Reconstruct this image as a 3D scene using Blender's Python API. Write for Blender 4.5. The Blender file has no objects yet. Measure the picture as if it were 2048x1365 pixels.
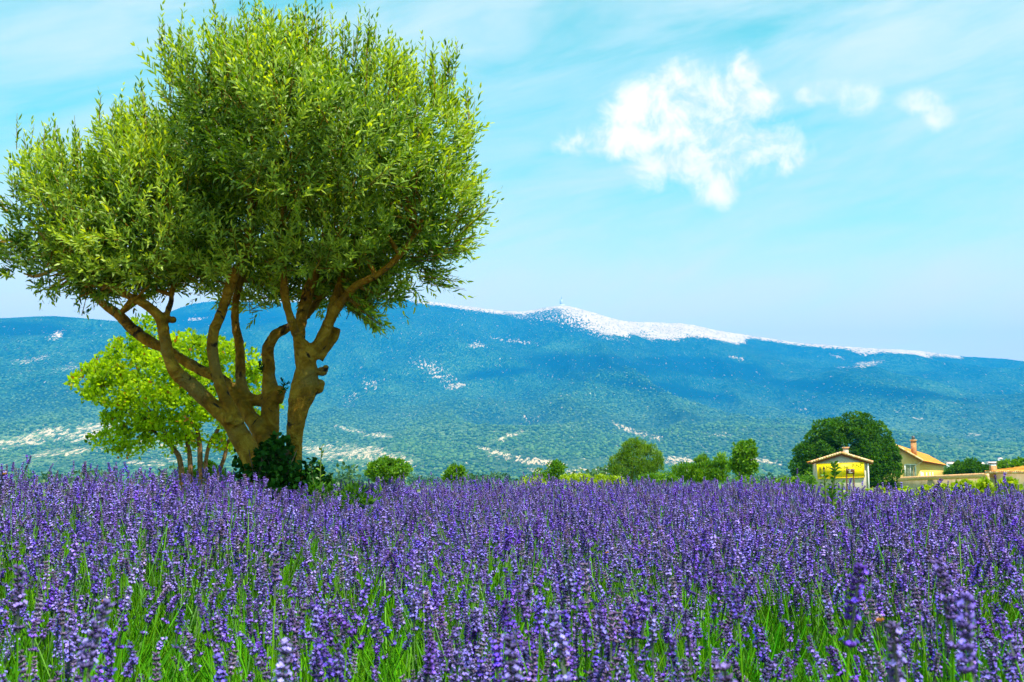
import bpy, math, random
import numpy as np
from mathutils import Vector, Matrix

random.seed(7)
RNG = np.random.default_rng(11)
S = bpy.context.scene
COL = S.collection

# ------------------------------------------------------------------ camera
F, CX, CY, HOR = 2270.0, 1024.0, 682.5, 942.0
PITCH = math.atan((HOR - CY) / F)
CAMZ = 1.10
cam = bpy.data.cameras.new('camera'); cam_o = bpy.data.objects.new('camera', cam); COL.objects.link(cam_o)
cam_o.location = (0, 0, CAMZ); cam_o.rotation_euler = (math.pi / 2 + PITCH, 0, 0)
cam.sensor_width = 36; cam.lens = 36 * F / 2048; cam.clip_start = 0.05; cam.clip_end = 60000
cam.dof.use_dof = True; cam.dof.focus_distance = 7.0; cam.dof.aperture_fstop = 13
S.camera = cam_o

# ------------------------------------------------------------------ light
SUN_EL, SUN_AZ = math.radians(64), math.radians(38)      # azimuth: from behind the camera towards the right
sd = Vector((math.sin(SUN_AZ) * math.cos(SUN_EL), -math.cos(SUN_AZ) * math.cos(SUN_EL), math.sin(SUN_EL)))
sun = bpy.data.lights.new('sun', 'SUN'); sun.energy = 5.0; sun.angle = math.radians(0.53); sun.color = (1.0, 0.95, 0.86)
sun_o = bpy.data.objects.new('sun', sun); COL.objects.link(sun_o)
sun_o.rotation_euler = sd.to_track_quat('Z', 'Y').to_euler(); sun_o.location = (0, 0, 30)
S.view_settings.view_transform = 'Standard'; S.view_settings.look = 'None'
S.view_settings.gamma = 1; S.view_settings.exposure = 0.90; S.view_settings.use_curve_mapping = False
S.render.engine = 'CYCLES'
S.cycles.max_bounces = 6; S.cycles.diffuse_bounces = 3; S.cycles.glossy_bounces = 2
S.cycles.transmission_bounces = 4; S.cycles.volume_bounces = 1; S.cycles.transparent_max_bounces = 4
S.cycles.use_denoising = True; S.cycles.use_adaptive_sampling = True; S.cycles.adaptive_threshold = 0.015
S.cycles.caustics_reflective = False; S.cycles.caustics_refractive = False


def smooth(a, b, x):
    t = np.clip((x - a) / (b - a), 0, 1)
    return t * t * (3 - 2 * t)


class NT:
    """tiny node-tree helper"""
    def __init__(self, tree):
        self.t = tree; self.n = tree.nodes; self.l = tree.links
        self.n.clear()

    def node(self, kind, **kw):
        nd = self.n.new(kind)
        for k, v in kw.items():
            setattr(nd, k, v)
        return nd

    def put(self, sock, v):
        if isinstance(v, bpy.types.NodeSocket):
            self.l.new(v, sock)
        elif v is not None:
            if hasattr(sock.default_value, '__len__') and isinstance(v, (tuple, list)) and len(v) == 3 and len(sock.default_value) == 4:
                v = tuple(v) + (1,)
            sock.default_value = v

    def math(self, op, a, b=None, c=None, clamp=False):
        nd = self.node('ShaderNodeMath', operation=op, use_clamp=clamp)
        self.put(nd.inputs[0], a)
        if b is not None: self.put(nd.inputs[1], b)
        if c is not None: self.put(nd.inputs[2], c)
        return nd.outputs[0]

    def vmath(self, op, a, b=None):
        nd = self.node('ShaderNodeVectorMath', operation=op)
        self.put(nd.inputs[0], a)
        if b is not None: self.put(nd.inputs[1], b)
        return nd.outputs[0]

    def noise(self, vec, scale, detail=4, rough=0.55, dist=0.0):
        nd = self.node('ShaderNodeTexNoise')
        self.put(nd.inputs['Vector'], vec); nd.inputs['Scale'].default_value = scale
        nd.inputs['Detail'].default_value = detail; nd.inputs['Roughness'].default_value = rough
        nd.inputs['Distortion'].default_value = dist
        return nd.outputs['Fac']

    def ramp(self, fac, stops):
        nd = self.node('ShaderNodeValToRGB')
        self.put(nd.inputs[0], fac)
        e = nd.color_ramp.elements
        while len(e) < len(stops): e.new(0.5)
        for k, (p, c) in enumerate(stops):
            e[k].position = p; e[k].color = tuple(c) + (1,) if len(c) == 3 else c
        return nd.outputs[0]

    def mix(self, fac, a, b, mode='MIX'):
        nd = self.node('ShaderNodeMix', data_type='RGBA', blend_type=mode)
        self.put(nd.inputs[0], fac); self.put(nd.inputs[6], a); self.put(nd.inputs[7], b)
        return nd.outputs[2]

    def rng(self, v, a, b, c=0.0, d=1.0, kind='SMOOTHSTEP'):
        nd = self.node('ShaderNodeMapRange', interpolation_type=kind)
        self.put(nd.inputs[0], v)
        for k, x in enumerate((a, b, c, d)): nd.inputs[k + 1].default_value = x
        return nd.outputs[0]

    def attr(self, name, out='Fac'):
        nd = self.node('ShaderNodeAttribute', attribute_name=name)
        return nd.outputs[out]


# ------------------------------------------------------------------ world: clear summer sky, high cirrus, three small cumuli
def px_uv(px, py):
    d = np.array([(px - CX) / F, math.cos(PITCH) - math.sin(PITCH) * (CY - py) / F, math.sin(PITCH) + math.cos(PITCH) * (CY - py) / F])
    d /= np.linalg.norm(d)
    return math.atan2(d[0], d[1]), math.asin(d[2])


W = bpy.data.worlds.new('World'); S.world = W; W.use_nodes = True
w = NT(W.node_tree)
sky = w.node('ShaderNodeTexSky', sky_type='NISHITA', sun_disc=False)
sky.sun_elevation = SUN_EL; sky.sun_rotation = math.pi - SUN_AZ
sky.air_density = 1.0; sky.dust_density = 1.0; sky.ozone_density = 1.0
tc = w.node('ShaderNodeTexCoord'); dirv = tc.outputs['Generated']
sep = w.node('ShaderNodeSeparateXYZ'); w.put(sep.inputs[0], dirv)
U = w.math('ARCTAN2', sep.outputs[0], sep.outputs[1]); V = w.math('ARCSINE', sep.outputs[2])
tinted = w.mix(1.0, sky.outputs[0], (0.66, 1.84, 1.06), 'MULTIPLY')
# wisps: streaks drawn out along a slightly rising direction
cv = w.node('ShaderNodeCombineXYZ')
w.put(cv.inputs[0], w.math('MULTIPLY', w.math('ADD', U, w.math('MULTIPLY', V, 0.35)), 2.2))
w.put(cv.inputs[1], w.math('MULTIPLY', w.math('SUBTRACT', V, w.math('MULTIPLY', U, 0.22)), 9.0))
n1 = w.noise(cv.outputs[0], 1.3, 5, 0.6, 0.5)
n2 = w.noise(cv.outputs[0], 3.2, 6, 0.62, 0.8)
wisp = w.rng(w.math('ADD', w.math('MULTIPLY', n1, 0.7), w.math('MULTIPLY', n2, 0.3)), 0.24, 0.74)
wisp = w.math('MULTIPLY', w.math('MINIMUM', w.math('ADD', wisp, w.rng(V, 0.26, 0.06, 0.0, 0.5)), 1.0), 0.86)
# cumuli
def cloud(puffs, seed, lo, hi, amt=1.05):
    pos = w.node('ShaderNodeCombineXYZ'); w.put(pos.inputs[0], U); w.put(pos.inputs[1], V); pos.inputs[2].default_value = seed
    nz = w.noise(pos.outputs[0], 27, 8, 0.66, 0.35)
    nb = w.noise(pos.outputs[0], 11, 3, 0.5, 0.0)
    best = None
    for (px, py, rx, ry) in puffs:
        u0, v0 = px_uv(px, py)
        a = w.math('MULTIPLY', w.math('SUBTRACT', U, u0), F / rx)
        b = w.math('MULTIPLY', w.math('SUBTRACT', V, v0), F / ry)
        r = w.math('SQRT', w.math('ADD', w.math('MULTIPLY', a, a), w.math('MULTIPLY', b, b)))
        g = w.math('SUBTRACT', 1.0, r)
        best = g if best is None else w.math('SMOOTH_MAX', best, g, 0.4)
    best = w.math('MINIMUM', best, 0.42)
    dens = w.math('ADD', best, w.math('MULTIPLY', w.math('SUBTRACT', w.math('ADD', w.math('MULTIPLY', nz, 0.75), w.math('MULTIPLY', nb, 0.25)), 0.5), amt * 2.6))
    return w.rng(dens, lo, hi), nz


big, nzb = cloud([(1290, 232, 88, 58), (1352, 185, 52, 50), (1400, 262, 125, 95), (1490, 148, 34, 42), (1512, 205, 46, 34), (1452, 195, 52, 42),
                  (1250, 282, 100, 40), (1170, 292, 66, 20), (1430, 322, 90, 55), (1530, 296, 82, 44), (1580, 318, 36, 28), (1446, 378, 34, 32), (1350, 322, 84, 32)], 3.1, -0.36, 0.80)
sm1, _ = cloud([(1655, 182, 62, 30), (1715, 198, 52, 30), (1612, 190, 30, 18)], 7.7, -0.25, 1.15, 1.0)
sm2, _ = cloud([(1848, 203, 44, 24), (1882, 233, 32, 28)], 5.2, -0.25, 1.1, 1.0)
cum = w.math('MAXIMUM', w.math('MULTIPLY', big, 0.86), w.math('MAXIMUM', w.math('MULTIPLY', sm1, 0.8), w.math('MULTIPLY', sm2, 0.8)))
c_w = w.mix(w.rng(nzb, 0.35, 0.6), (8.0, 7.0, 6.9), (10.5, 8.6, 7.8))
base = w.mix(wisp, tinted, (6.0, 6.3, 5.7))
base = w.mix(w.rng(V, 0.27, 0.10, 0.0, 0.75), base, (9.6, 8.0, 5.7))
base = w.mix(cum, base, c_w)
up = w.rng(V, -0.03, 0.0)
bg = w.node('ShaderNodeBackground'); w.put(bg.inputs[0], base); bg.inputs[1].default_value = 0.10
wo = w.node('ShaderNodeOutputWorld'); w.l.new(bg.outputs[0], wo.inputs[0])


# ------------------------------------------------------------------ picture geometry: pixel of the photograph -> point at depth Y
def P(px, py, Y):
    dx = (px - CX) / F; k = (CY - py) / F
    dy = math.cos(PITCH) - math.sin(PITCH) * k; dz = math.sin(PITCH) + math.cos(PITCH) * k
    return np.array([dx / dy * Y, Y, CAMZ + dz / dy * Y])


def project(x, y, z):
    z = z - CAMZ
    f = y * math.cos(PITCH) + z * math.sin(PITCH); u = -y * math.sin(PITCH) + z * math.cos(PITCH)
    f = np.where(f < 1e-3, 1e-3, f)
    return CX + F * x / f, CY - F * u / f


def vnoise(x, y, seed=0):
    xi = np.floor(x).astype(np.int64); yi = np.floor(y).astype(np.int64)
    xf = x - xi; yf = y - yi
    def h(a, b):
        n = (a * 374761393 + b * 668265263 + seed * 974711) & 0x7fffffff
        n = ((n ^ (n >> 13)) * 1274126177) & 0x7fffffff
        return ((n ^ (n >> 16)) & 0xffff) / 65535.0
    u = xf * xf * (3 - 2 * xf); v = yf * yf * (3 - 2 * yf)
    return (h(xi, yi) * (1 - u) + h(xi + 1, yi) * u) * (1 - v) + (h(xi, yi + 1) * (1 - u) + h(xi + 1, yi + 1) * u) * v


def fbm(x, y, seed=0, oct=5, ridged=False):
    s = 0; a = 0.5; t = 0
    for k in range(oct):
        n = vnoise(x, y, seed + k * 17)
        if ridged: n = 1 - abs(2 * n - 1)
        s = s + a * n; t += a; a *= 0.5; x = x * 2.03 + 5.1; y = y * 2.03 + 1.7
    return s / t


# ------------------------------------------------------------------ mesh helpers
def mesh_of(name, V_, F_, mat, attrs=None, smooth_=False):
    """F_: array (n,3) or (n,4) or a list of such arrays"""
    me = bpy.data.meshes.new(name)
    V_ = np.asarray(V_, dtype=np.float32)
    Fs = F_ if isinstance(F_, list) else [F_]
    Fs = [np.asarray(f, dtype=np.int32) for f in Fs if len(f)]
    loops = np.concatenate([f.ravel() for f in Fs]); tot = np.concatenate([np.full(len(f), f.shape[1], dtype=np.int32) for f in Fs])
    start = np.concatenate([[0], np.cumsum(tot)[:-1]]).astype(np.int32)
    me.vertices.add(len(V_)); me.vertices.foreach_set('co', V_.ravel())
    me.loops.add(len(loops)); me.loops.foreach_set('vertex_index', loops)
    me.polygons.add(len(tot)); me.polygons.foreach_set('loop_start', start)
    if smooth_: me.polygons.foreach_set('use_smooth', np.ones(len(tot), dtype=bool))
    me.update(calc_edges=True)
    for k, v in (attrs or {}).items():
        v = np.asarray(v, dtype=np.float32)
        if v.ndim == 1:
            a = me.attributes.new(k, 'FLOAT', 'POINT'); a.data.foreach_set('value', v)
        else:
            a = me.attributes.new(k, 'FLOAT_COLOR', 'POINT')
            a.data.foreach_set('color', np.concatenate([v, np.ones((len(v), 1), np.float32)], 1).ravel())
    if mat: me.materials.append(mat)
    return me


def link(name, me, parent=None, **kw):
    o = bpy.data.objects.new(name, me); COL.objects.link(o)
    if parent is not None: o.parent = parent
    for k, v in kw.items(): o[k] = v
    return o


def empty(name, loc, label, cat, group=None, rz=0):
    o = bpy.data.objects.new(name, None); COL.objects.link(o); o.location = loc; o.rotation_euler = (0, 0, rz); o.empty_display_size = .2
    o['label'] = label; o['category'] = cat
    if group: o['group'] = group
    return o


def part(name, V_, F_, mat, parent, attrs=None, smooth_=False, **kw):
    """vertices in world space; moved into the parent's frame"""
    V_ = np.asarray(V_, dtype=float)
    M = Matrix.Translation(parent.location) @ parent.rotation_euler.to_matrix().to_4x4() if parent.parent is None else None
    if M is None:
        g = parent.parent; M = Matrix.Translation(g.location) @ g.rotation_euler.to_matrix().to_4x4()
    Mi = np.array(M.inverted())
    V2 = V_ @ Mi[:3, :3].T + Mi[:3, 3]
    return link(name, mesh_of(name, V2, F_, mat, attrs, smooth_), parent, **kw)


class MB:
    """collects simple solids (world coordinates)"""
    def __init__(self): self.v = []; self.f3 = []; self.f4 = []; self.n = 0
    def add(self, V_, f3=None, f4=None):
        V_ = np.asarray(V_, float)
        self.v.append(V_)
        if f3 is not None and len(f3): self.f3.append(np.asarray(f3) + self.n)
        if f4 is not None and len(f4): self.f4.append(np.asarray(f4) + self.n)
        self.n += len(V_); return self
    def box(self, c, hx, hy, hz, ax=(1, 0, 0), ay=(0, 1, 0), az=(0, 0, 1)):
        ax, ay, az = map(lambda q: np.asarray(q, float), (ax, ay, az))
        vs = [np.asarray(c, float) + sx * hx * ax + sy * hy * ay + sz * hz * az for sx in (-1, 1) for sy in (-1, 1) for sz in (-1, 1)]
        return self.add(vs, f4=[(0, 1, 3, 2), (4, 6, 7, 5), (0, 4, 5, 1), (2, 3, 7, 6), (0, 2, 6, 4), (1, 5, 7, 3)])
    def tube(self, pts, rad, seg=8, cap=True, wob=0.0, seed=0):
        pts = [np.asarray(p, float) for p in pts]
        rg = np.random.default_rng(seed + 5)
        rings = []; side = np.array([0.31, 0.17, 0.93]);
        ph = rg.uniform(0, 6.28, 3)
        for k, p in enumerate(pts):
            t = pts[min(k + 1, len(pts) - 1)] - pts[max(k - 1, 0)]; t /= np.linalg.norm(t) + 1e-9
            if k == 0:
                a = np.cross(t, side); a /= np.linalg.norm(a)
            else:
                a = a - t * np.dot(a, t); a /= np.linalg.norm(a) + 1e-9
            b = np.cross(t, a)
            th = np.arange(seg) / seg * 2 * math.pi
            r = rad[k] * (1 + wob * (np.sin(2 * th + ph[0] + k * .35) * .5 + np.sin(3 * th + ph[1] - k * .27) * .4 + rg.uniform(-.25, .25, seg)))
            rings.append(p + np.cos(th)[:, None] * a * r[:, None] + np.sin(th)[:, None] * b * r[:, None])
        V_ = np.concatenate(rings); f4 = []; f3 = []
        for k in range(len(pts) - 1):
            for j in range(seg):
                j2 = (j + 1) % seg
                f4.append((k * seg + j, k * seg + j2, (k + 1) * seg + j2, (k + 1) * seg + j))
        if cap:
            n = len(V_); V_ = np.concatenate([V_, [pts[0]], [pts[-1]]]); L = (len(pts) - 1) * seg
            for j in range(seg):
                f3.append((n, (j + 1) % seg, j)); f3.append((n + 1, L + j, L + (j + 1) % seg))
        return self.add(V_, f3, f4)
    def ball(self, c, rx, ry, rz, seg=10, rings=7, wob=0.0, seed=0):
        rg = np.random.default_rng(seed)
        V_ = []; f4 = []
        for i in range(rings + 1):
            a = math.pi * i / rings
            for j in range(seg):
                b = 2 * math.pi * j / seg
                k = 1 + wob * rg.uniform(-1, 1) * (0 < i < rings)
                V_.append((c[0] + rx * k * math.sin(a) * math.cos(b), c[1] + ry * k * math.sin(a) * math.sin(b), c[2] + rz * k * math.cos(a)))
        for i in range(rings):
            for j in range(seg):
                f4.append((i * seg + j, (i + 1) * seg + j, (i + 1) * seg + (j + 1) % seg, i * seg + (j + 1) % seg))
        return self.add(V_, f4=f4)
    def data(self):
        V_ = np.concatenate(self.v); fs = []
        if self.f3: fs.append(np.concatenate(self.f3))
        if self.f4: fs.append(np.concatenate(self.f4))
        return V_, fs
    def part(self, name, mat, parent, **kw):
        V_, fs = self.data(); return part(name, V_, fs, mat, parent, **kw)


def spline(pts, n=6):
    """Catmull-Rom through (x,y,z,r)"""
    pts = np.asarray(pts, float); out = []
    q = np.vstack([2 * pts[0] - pts[1], pts, 2 * pts[-1] - pts[-2]])
    for k in range(1, len(q) - 2):
        for j in range(n):
            t = j / n
            out.append(0.5 * ((2 * q[k]) + (-q[k - 1] + q[k + 1]) * t + (2 * q[k - 1] - 5 * q[k] + 4 * q[k + 1] - q[k + 2]) * t * t + (-q[k - 1] + 3 * q[k] - 3 * q[k + 1] + q[k + 2]) * t ** 3))
    out.append(pts[-1]); return np.array(out)


def unit(a): return a / (np.linalg.norm(a, axis=-1, keepdims=True) + 1e-9)


def leaves(pos, d, nrm, L, Wd, tint, droop=0.12):
    """lanceolate leaves: six vertices, four triangles each"""
    n = len(pos); d = unit(d); s = unit(np.cross(d, nrm)); u = np.cross(s, d)
    L = np.broadcast_to(L, (n,))[:, None]; Wd = np.broadcast_to(Wd, (n,))[:, None]
    V_ = np.stack([pos, pos + d * L * .34 + s * Wd * .5 + u * L * .03, pos + d * L * .34 - s * Wd * .5 + u * L * .03,
                   pos + d * L * .70 + s * Wd * .36, pos + d * L * .70 - s * Wd * .36, pos + d * L - u * L * droop], 1).reshape(-1, 3)
    b = (np.arange(n) * 6)[:, None, None]
    Fc = (np.array([(0, 2, 1), (1, 2, 4), (1, 4, 3), (3, 4, 5)])[None] + b).reshape(-1, 3)
    return V_, Fc, np.repeat(tint, 6)


# ------------------------------------------------------------------ materials
def mat(name, rough=0.7, spec=0.3):
    m = bpy.data.materials.new(name); m.use_nodes = True; t = NT(m.node_tree)
    o = t.node('ShaderNodeOutputMaterial'); b = t.node('ShaderNodeBsdfPrincipled')
    b.inputs['Roughness'].default_value = rough; b.inputs['Specular IOR Level'].default_value = spec
    t.l.new(b.outputs[0], o.inputs[0]); t.b = b; t.o = o
    return m, t


def bump(t, h, strength, dist):
    nd = t.node('ShaderNodeBump'); nd.inputs['Strength'].default_value = strength; nd.inputs['Distance'].default_value = dist
    t.put(nd.inputs['Height'], h); t.l.new(nd.outputs[0], t.b.inputs['Normal'])


def leaf_mat(name, stops, trans, tfac=0.4, rough=0.45, spec=0.4, under=None):
    m, t = mat(name, rough, spec)
    c = t.ramp(t.attr('tint'), stops)
    if under:
        g = t.node('ShaderNodeNewGeometry'); c = t.mix(g.outputs['Backfacing'], c, t.mix(0.5, c, under))
    t.put(t.b.inputs['Base Color'], c)
    tr = t.node('ShaderNodeBsdfTranslucent'); t.put(tr.inputs[0], t.mix(1.0, c, trans, 'MULTIPLY'))
    mx = t.node('ShaderNodeMixShader'); mx.inputs[0].default_value = tfac
    t.l.new(t.b.outputs[0], mx.inputs[1]); t.l.new(tr.outputs[0], mx.inputs[2]); t.l.new(mx.outputs[0], t.o.inputs[0])
    return m


def rough_mat(name, c1, c2, scale, bstr=0.3, bdist=0.02, rough=0.85, spec=0.2, detail=6, c3=None):
    m, t = mat(name, rough, spec)
    g = t.node('ShaderNodeTexCoord').outputs['Object']
    n = t.noise(g, scale, detail, 0.6)
    st = [(0.36, c1), (0.64, c2)]
    if c3: st.insert(0, (0.28, c3))
    t.put(t.b.inputs['Base Color'], t.ramp(n, st))
    bump(t, n, bstr, bdist)
    return m


M_olive = leaf_mat('olive_leaf', [(0, (0.02, 0.055, 0.003)), (0.4, (0.06, 0.14, 0.003)), (0.68, (0.19, 0.30, 0.005)), (1, (0.44, 0.52, 0.03))],
                   (2.6, 2.4, 0.3), 0.30, 0.42, 0.28, under=(0.22, 0.32, 0.06))
M_yellow = leaf_mat('yellow_green_leaf', [(0, (0.05, 0.12, 0.006)), (0.3, (0.22, 0.34, 0.006)), (0.75, (0.36, 0.52, 0.008)), (0.95, (0.44, 0.5, 0.02)), (1, (0.36, 0.14, 0.03))],
                    (1.7, 1.6, 0.3), 0.55, 0.6, 0.15)
M_oak = leaf_mat('oak_leaf', [(0, (0.02, 0.07, 0.006)), (0.5, (0.045, 0.14, 0.008)), (1, (0.10, 0.22, 0.01))], (1.8, 1.8, 0.4), 0.33, 0.6, 0.12)
M_bush = leaf_mat('bush_leaf', [(0, (0.035, 0.11, 0.008)), (0.5, (0.09, 0.22, 0.008)), (1, (0.20, 0.33, 0.01))], (1.8, 1.8, 0.4), 0.35)
M_pine = leaf_mat('pine_needle', [(0, (0.05, 0.13, 0.006)), (0.5, (0.12, 0.23, 0.008)), (1, (0.22, 0.33, 0.01))], (1.5, 1.5, 0.4), 0.3)
M_vine = leaf_mat('vine_leaf', [(0, (0.14, 0.24, 0.006)), (0.5, (0.30, 0.42, 0.008)), (1, (0.46, 0.5, 0.012))], (1.5, 1.4, 0.4), 0.4)
M_ivy = leaf_mat('ivy_leaf', [(0, (0.006, 0.03, 0.004)), (0.6, (0.015, 0.075, 0.006)), (1, (0.04, 0.14, 0.01))], (1.5, 1.5, 0.5), 0.2, 0.6, 0.08)
M_wood = leaf_mat('distant_tree_leaf', [(0, (0.02, 0.07, 0.02)), (0.5, (0.04, 0.11, 0.02)), (1, (0.09, 0.16, 0.02))], (1.2, 1.2, 0.5), 0.2)

# bark: ochre with grey lichen and dark scars
M_bark, t = mat('olive_bark', 0.85, 0.15)
g = t.node('ShaderNodeTexCoord').outputs['Object']
n = t.noise(g, 9, 7, 0.65, 0.6); n2_ = t.noise(g, 3.1, 3, 0.5); n3_ = t.noise(g, 6.0, 5, 0.6, 1.2)
c = t.ramp(n, [(0.28, (0.10, 0.05, 0.008)), (0.48, (0.25, 0.125, 0.006)), (0.7, (0.46, 0.27, 0.025))])
c = t.mix(t.rng(n2_, 0.5, 0.66), c, (0.22, 0.145, 0.03))
c = t.mix(t.rng(n3_, 0.58, 0.66), c, (0.035, 0.022, 0.012))
t.put(t.b.inputs['Base Color'], c); bump(t, t.math('ADD', n, t.math('MULTIPLY', t.noise(g, 60, 4, 0.6), 0.3)), 1.0, 0.045)
M_bark2 = rough_mat('brown_bark', (0.07, 0.035, 0.018), (0.24, 0.12, 0.055), 14, 0.6, 0.02)
M_bark3 = rough_mat('dark_bark', (0.04, 0.028, 0.018), (0.12, 0.08, 0.05), 10, 0.6, 0.02)
M_plaster = rough_mat('beige_plaster', (0.84, 0.50, 0.15), (0.92, 0.60, 0.22), 1.3, 0.15, 0.02)
M_shedwall = rough_mat('pale_render', (0.50, 0.43, 0.34), (0.66, 0.57, 0.46), 1.7, 0.2, 0.02)
M_ochre = rough_mat('ochre_plaster', (0.84, 0.46, 0.09), (0.90, 0.52, 0.12), 0.8, 0.1, 0.02)
M_wallmat = rough_mat('garden_wall_render', (0.46, 0.34, 0.17), (0.60, 0.47, 0.27), 0.9, 0.2, 0.02)
M_tile = rough_mat('orange_roof_tile', (0.72, 0.20, 0.02), (0.88, 0.44, 0.07), 2.3, 0.3, 0.02)
M_tilepale = rough_mat('pale_roof_tile', (0.70, 0.30, 0.09), (0.86, 0.66, 0.42), 2.6, 0.3, 0.02)
M_white = rough_mat('white_paint', (0.74, 0.72, 0.68), (0.82, 0.80, 0.76), 3, 0.05, 0.005, 0.6)
M_redpole = rough_mat('dark_red_wood', (0.16, 0.03, 0.015), (0.26, 0.06, 0.03), 6, 0.2, 0.01)
M_shutter = rough_mat('grey_green_shutter', (0.20, 0.22, 0.16), (0.28, 0.29, 0.21), 5, 0.1, 0.01)
M_brick = rough_mat('orange_brick', (0.45, 0.19, 0.07), (0.6, 0.3, 0.13), 4, 0.3, 0.02)
M_metal = rough_mat('dark_metal', (0.05, 0.05, 0.055), (0.09, 0.09, 0.09), 9, 0.1, 0.005, 0.45, 0.5)
M_yellowsign = rough_mat('yellow_sign_paint', (0.92, 0.60, 0.002), (0.97, 0.66, 0.003), 1.2, 0.03, 0.003, 0.5)
M_brown = rough_mat('brown_sign_wood', (0.10, 0.035, 0.015), (0.17, 0.065, 0.03), 8, 0.2, 0.01)
M_black = rough_mat('black_paint', (0.02, 0.02, 0.015), (0.035, 0.03, 0.02), 8, 0.05, 0.002, 0.6)
M_olivepaint = rough_mat('olive_letter_paint', (0.20, 0.26, 0.01), (0.27, 0.33, 0.01), 5, 0.05, 0.002, 0.6)
M_concrete = rough_mat('pale_concrete', (0.60, 0.58, 0.55), (0.78, 0.76, 0.73), 0.2, 0.1, 0.02)
M_greypaint = rough_mat('grey_blue_steel', (0.28, 0.32, 0.40), (0.36, 0.40, 0.48), 0.2, 0.1, 0.02)

# lavender: colours come from the mesh (calyx, corolla, stem), each plant differs a little
def lav_mat(name, tfac):
    m, t = mat(name, 0.7, 0.08)
    c = t.attr('hue', 'Color')
    oi = t.node('ShaderNodeObjectInfo')
    hs = t.node('ShaderNodeHueSaturation'); t.put(hs.inputs['Color'], c)
    t.put(hs.inputs['Hue'], t.rng(oi.outputs['Random'], 0, 1, 0.488, 0.517, 'LINEAR'))
    t.put(hs.inputs['Saturation'], t.rng(t.math('FRACT', t.math('MULTIPLY', oi.outputs['Random'], 13.7)), 0, 1, 0.72, 1.06, 'LINEAR'))
    t.put(hs.inputs['Value'], t.rng(t.math('FRACT', t.math('MULTIPLY', oi.outputs['Random'], 71.3)), 0, 1, 0.8, 1.5, 'LINEAR'))
    if 'stem' in name: hs.inputs['Saturation'].default_value = 1.0; t.l.remove(hs.inputs['Saturation'].links[0])
    t.put(t.b.inputs['Base Color'], hs.outputs[0])
    tr = t.node('ShaderNodeBsdfTranslucent'); t.put(tr.inputs[0], hs.outputs[0])
    mx = t.node('ShaderNodeMixShader'); mx.inputs[0].default_value = tfac
    t.l.new(t.b.outputs[0], mx.inputs[1]); t.l.new(tr.outputs[0], mx.inputs[2]); t.l.new(mx.outputs[0], t.o.inputs[0])
    return m


M_lav = lav_mat('lavender_flower', 0.3)
M_stem = lav_mat('lavender_stem', 0.25)

# ------------------------------------------------------------------ ground
def zg(x, y):
    r = np.hypot(x, y)
    z = -1.5 * smooth(15, 120, r) - 3.5 * smooth(120, 420, r) - 30 * smooth(420, 3200, r)
    z = z + (fbm(x * 0.06, y * 0.06, 3, 3) - .5) * 0.3 * smooth(16, 60, r) + (fbm(x * 0.6, y * 0.6, 4, 3) - .5) * 0.05
    return z


rr = np.concatenate([[0.01], np.geomspace(0.6, 12500, 150)]); th = np.linspace(0, 2 * math.pi, 193)[:-1]
R_, T_ = np.meshgrid(rr, th, indexing='ij')
gx, gy = R_ * np.sin(T_), R_ * np.cos(T_)
gv = np.stack([gx, gy, zg(gx, gy)], -1).reshape(-1, 3); nT = len(th)
ii, jj = np.meshgrid(np.arange(len(rr) - 1), np.arange(nT), indexing='ij'); j2 = (jj + 1) % nT
gf = np.stack([ii * nT + jj, (ii + 1) * nT + jj, (ii + 1) * nT + j2, ii * nT + j2], -1).reshape(-1, 4)[:, ::-1]
M_ground, t = mat('field_soil', 0.95, 0.1)
gc = t.node('ShaderNodeTexCoord').outputs['Object']
ds = t.vmath('LENGTH', gc)
ds = t.n[-1].outputs['Value'] if hasattr(t.n[-1], 'outputs') else ds
ln = t.node('ShaderNodeVectorMath', operation='LENGTH'); t.put(ln.inputs[0], gc); ds = ln.outputs['Value']
soil = t.ramp(t.noise(gc, 3.0, 8, 0.7), [(0.3, (0.20, 0.13, 0.07)), (0.55, (0.42, 0.31, 0.18)), (0.75, (0.62, 0.50, 0.33))])
grass = t.ramp(t.noise(gc, 0.35, 6, 0.65), [(0.3, (0.06, 0.13, 0.01)), (0.5, (0.13, 0.21, 0.015)), (0.72, (0.36, 0.33, 0.04))])
far = t.ramp(t.noise(gc, 0.006, 8, 0.7), [(0.38, (0.03, 0.10, 0.02)), (0.52, (0.06, 0.14, 0.03)), (0.6, (0.12, 0.19, 0.05)), (0.72, (0.30, 0.26, 0.12))])
cc = t.mix(t.rng(ds, 10, 16), soil, grass); cc = t.mix(t.rng(ds, 150, 500), cc, far)
t.put(t.b.inputs['Base Color'], cc); bump(t, t.noise(gc, 9, 6, 0.7), 0.5, 0.04)
ground = link('ground', mesh_of('ground', gv, gf, M_ground, smooth_=True), kind='structure')

# ------------------------------------------------------------------ mountain
Yr = 10000.0
main_px = np.array([-1400, -600, 0, 200, 294, 345, 380, 420, 460, 540, 640, 740, 820, 880, 940, 1000, 1050, 1085, 1110, 1125, 1140, 1165, 1200, 1240, 1262, 1310, 1370, 1430, 1480, 1540, 1600, 1680, 1740, 1830, 1920, 2048, 2400, 3000, 3600])
main_py = np.array([800, 740, 690, 660, 639, 619, 608, 602, 603, 606, 603, 598, 600, 606, 615, 623, 623.5, 617, 613, 612, 613, 619, 629, 641, 644, 645, 648, 660, 668, 677, 686, 692, 697, 701, 712, 722, 760, 820, 880.])
left_px = np.array([-1400, -600, -200, 0, 60, 100, 170, 236, 290, 360, 450, 560, 700, 4000])
left_py = np.array([700, 660, 642, 636, 633, 632, 637, 643, 658, 690, 740, 800, 870, 940.])
ncol, nrow = 860, 400
px_c = np.linspace(-700, 2750, ncol)
sx_ = (px_c - CX) / F
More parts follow.
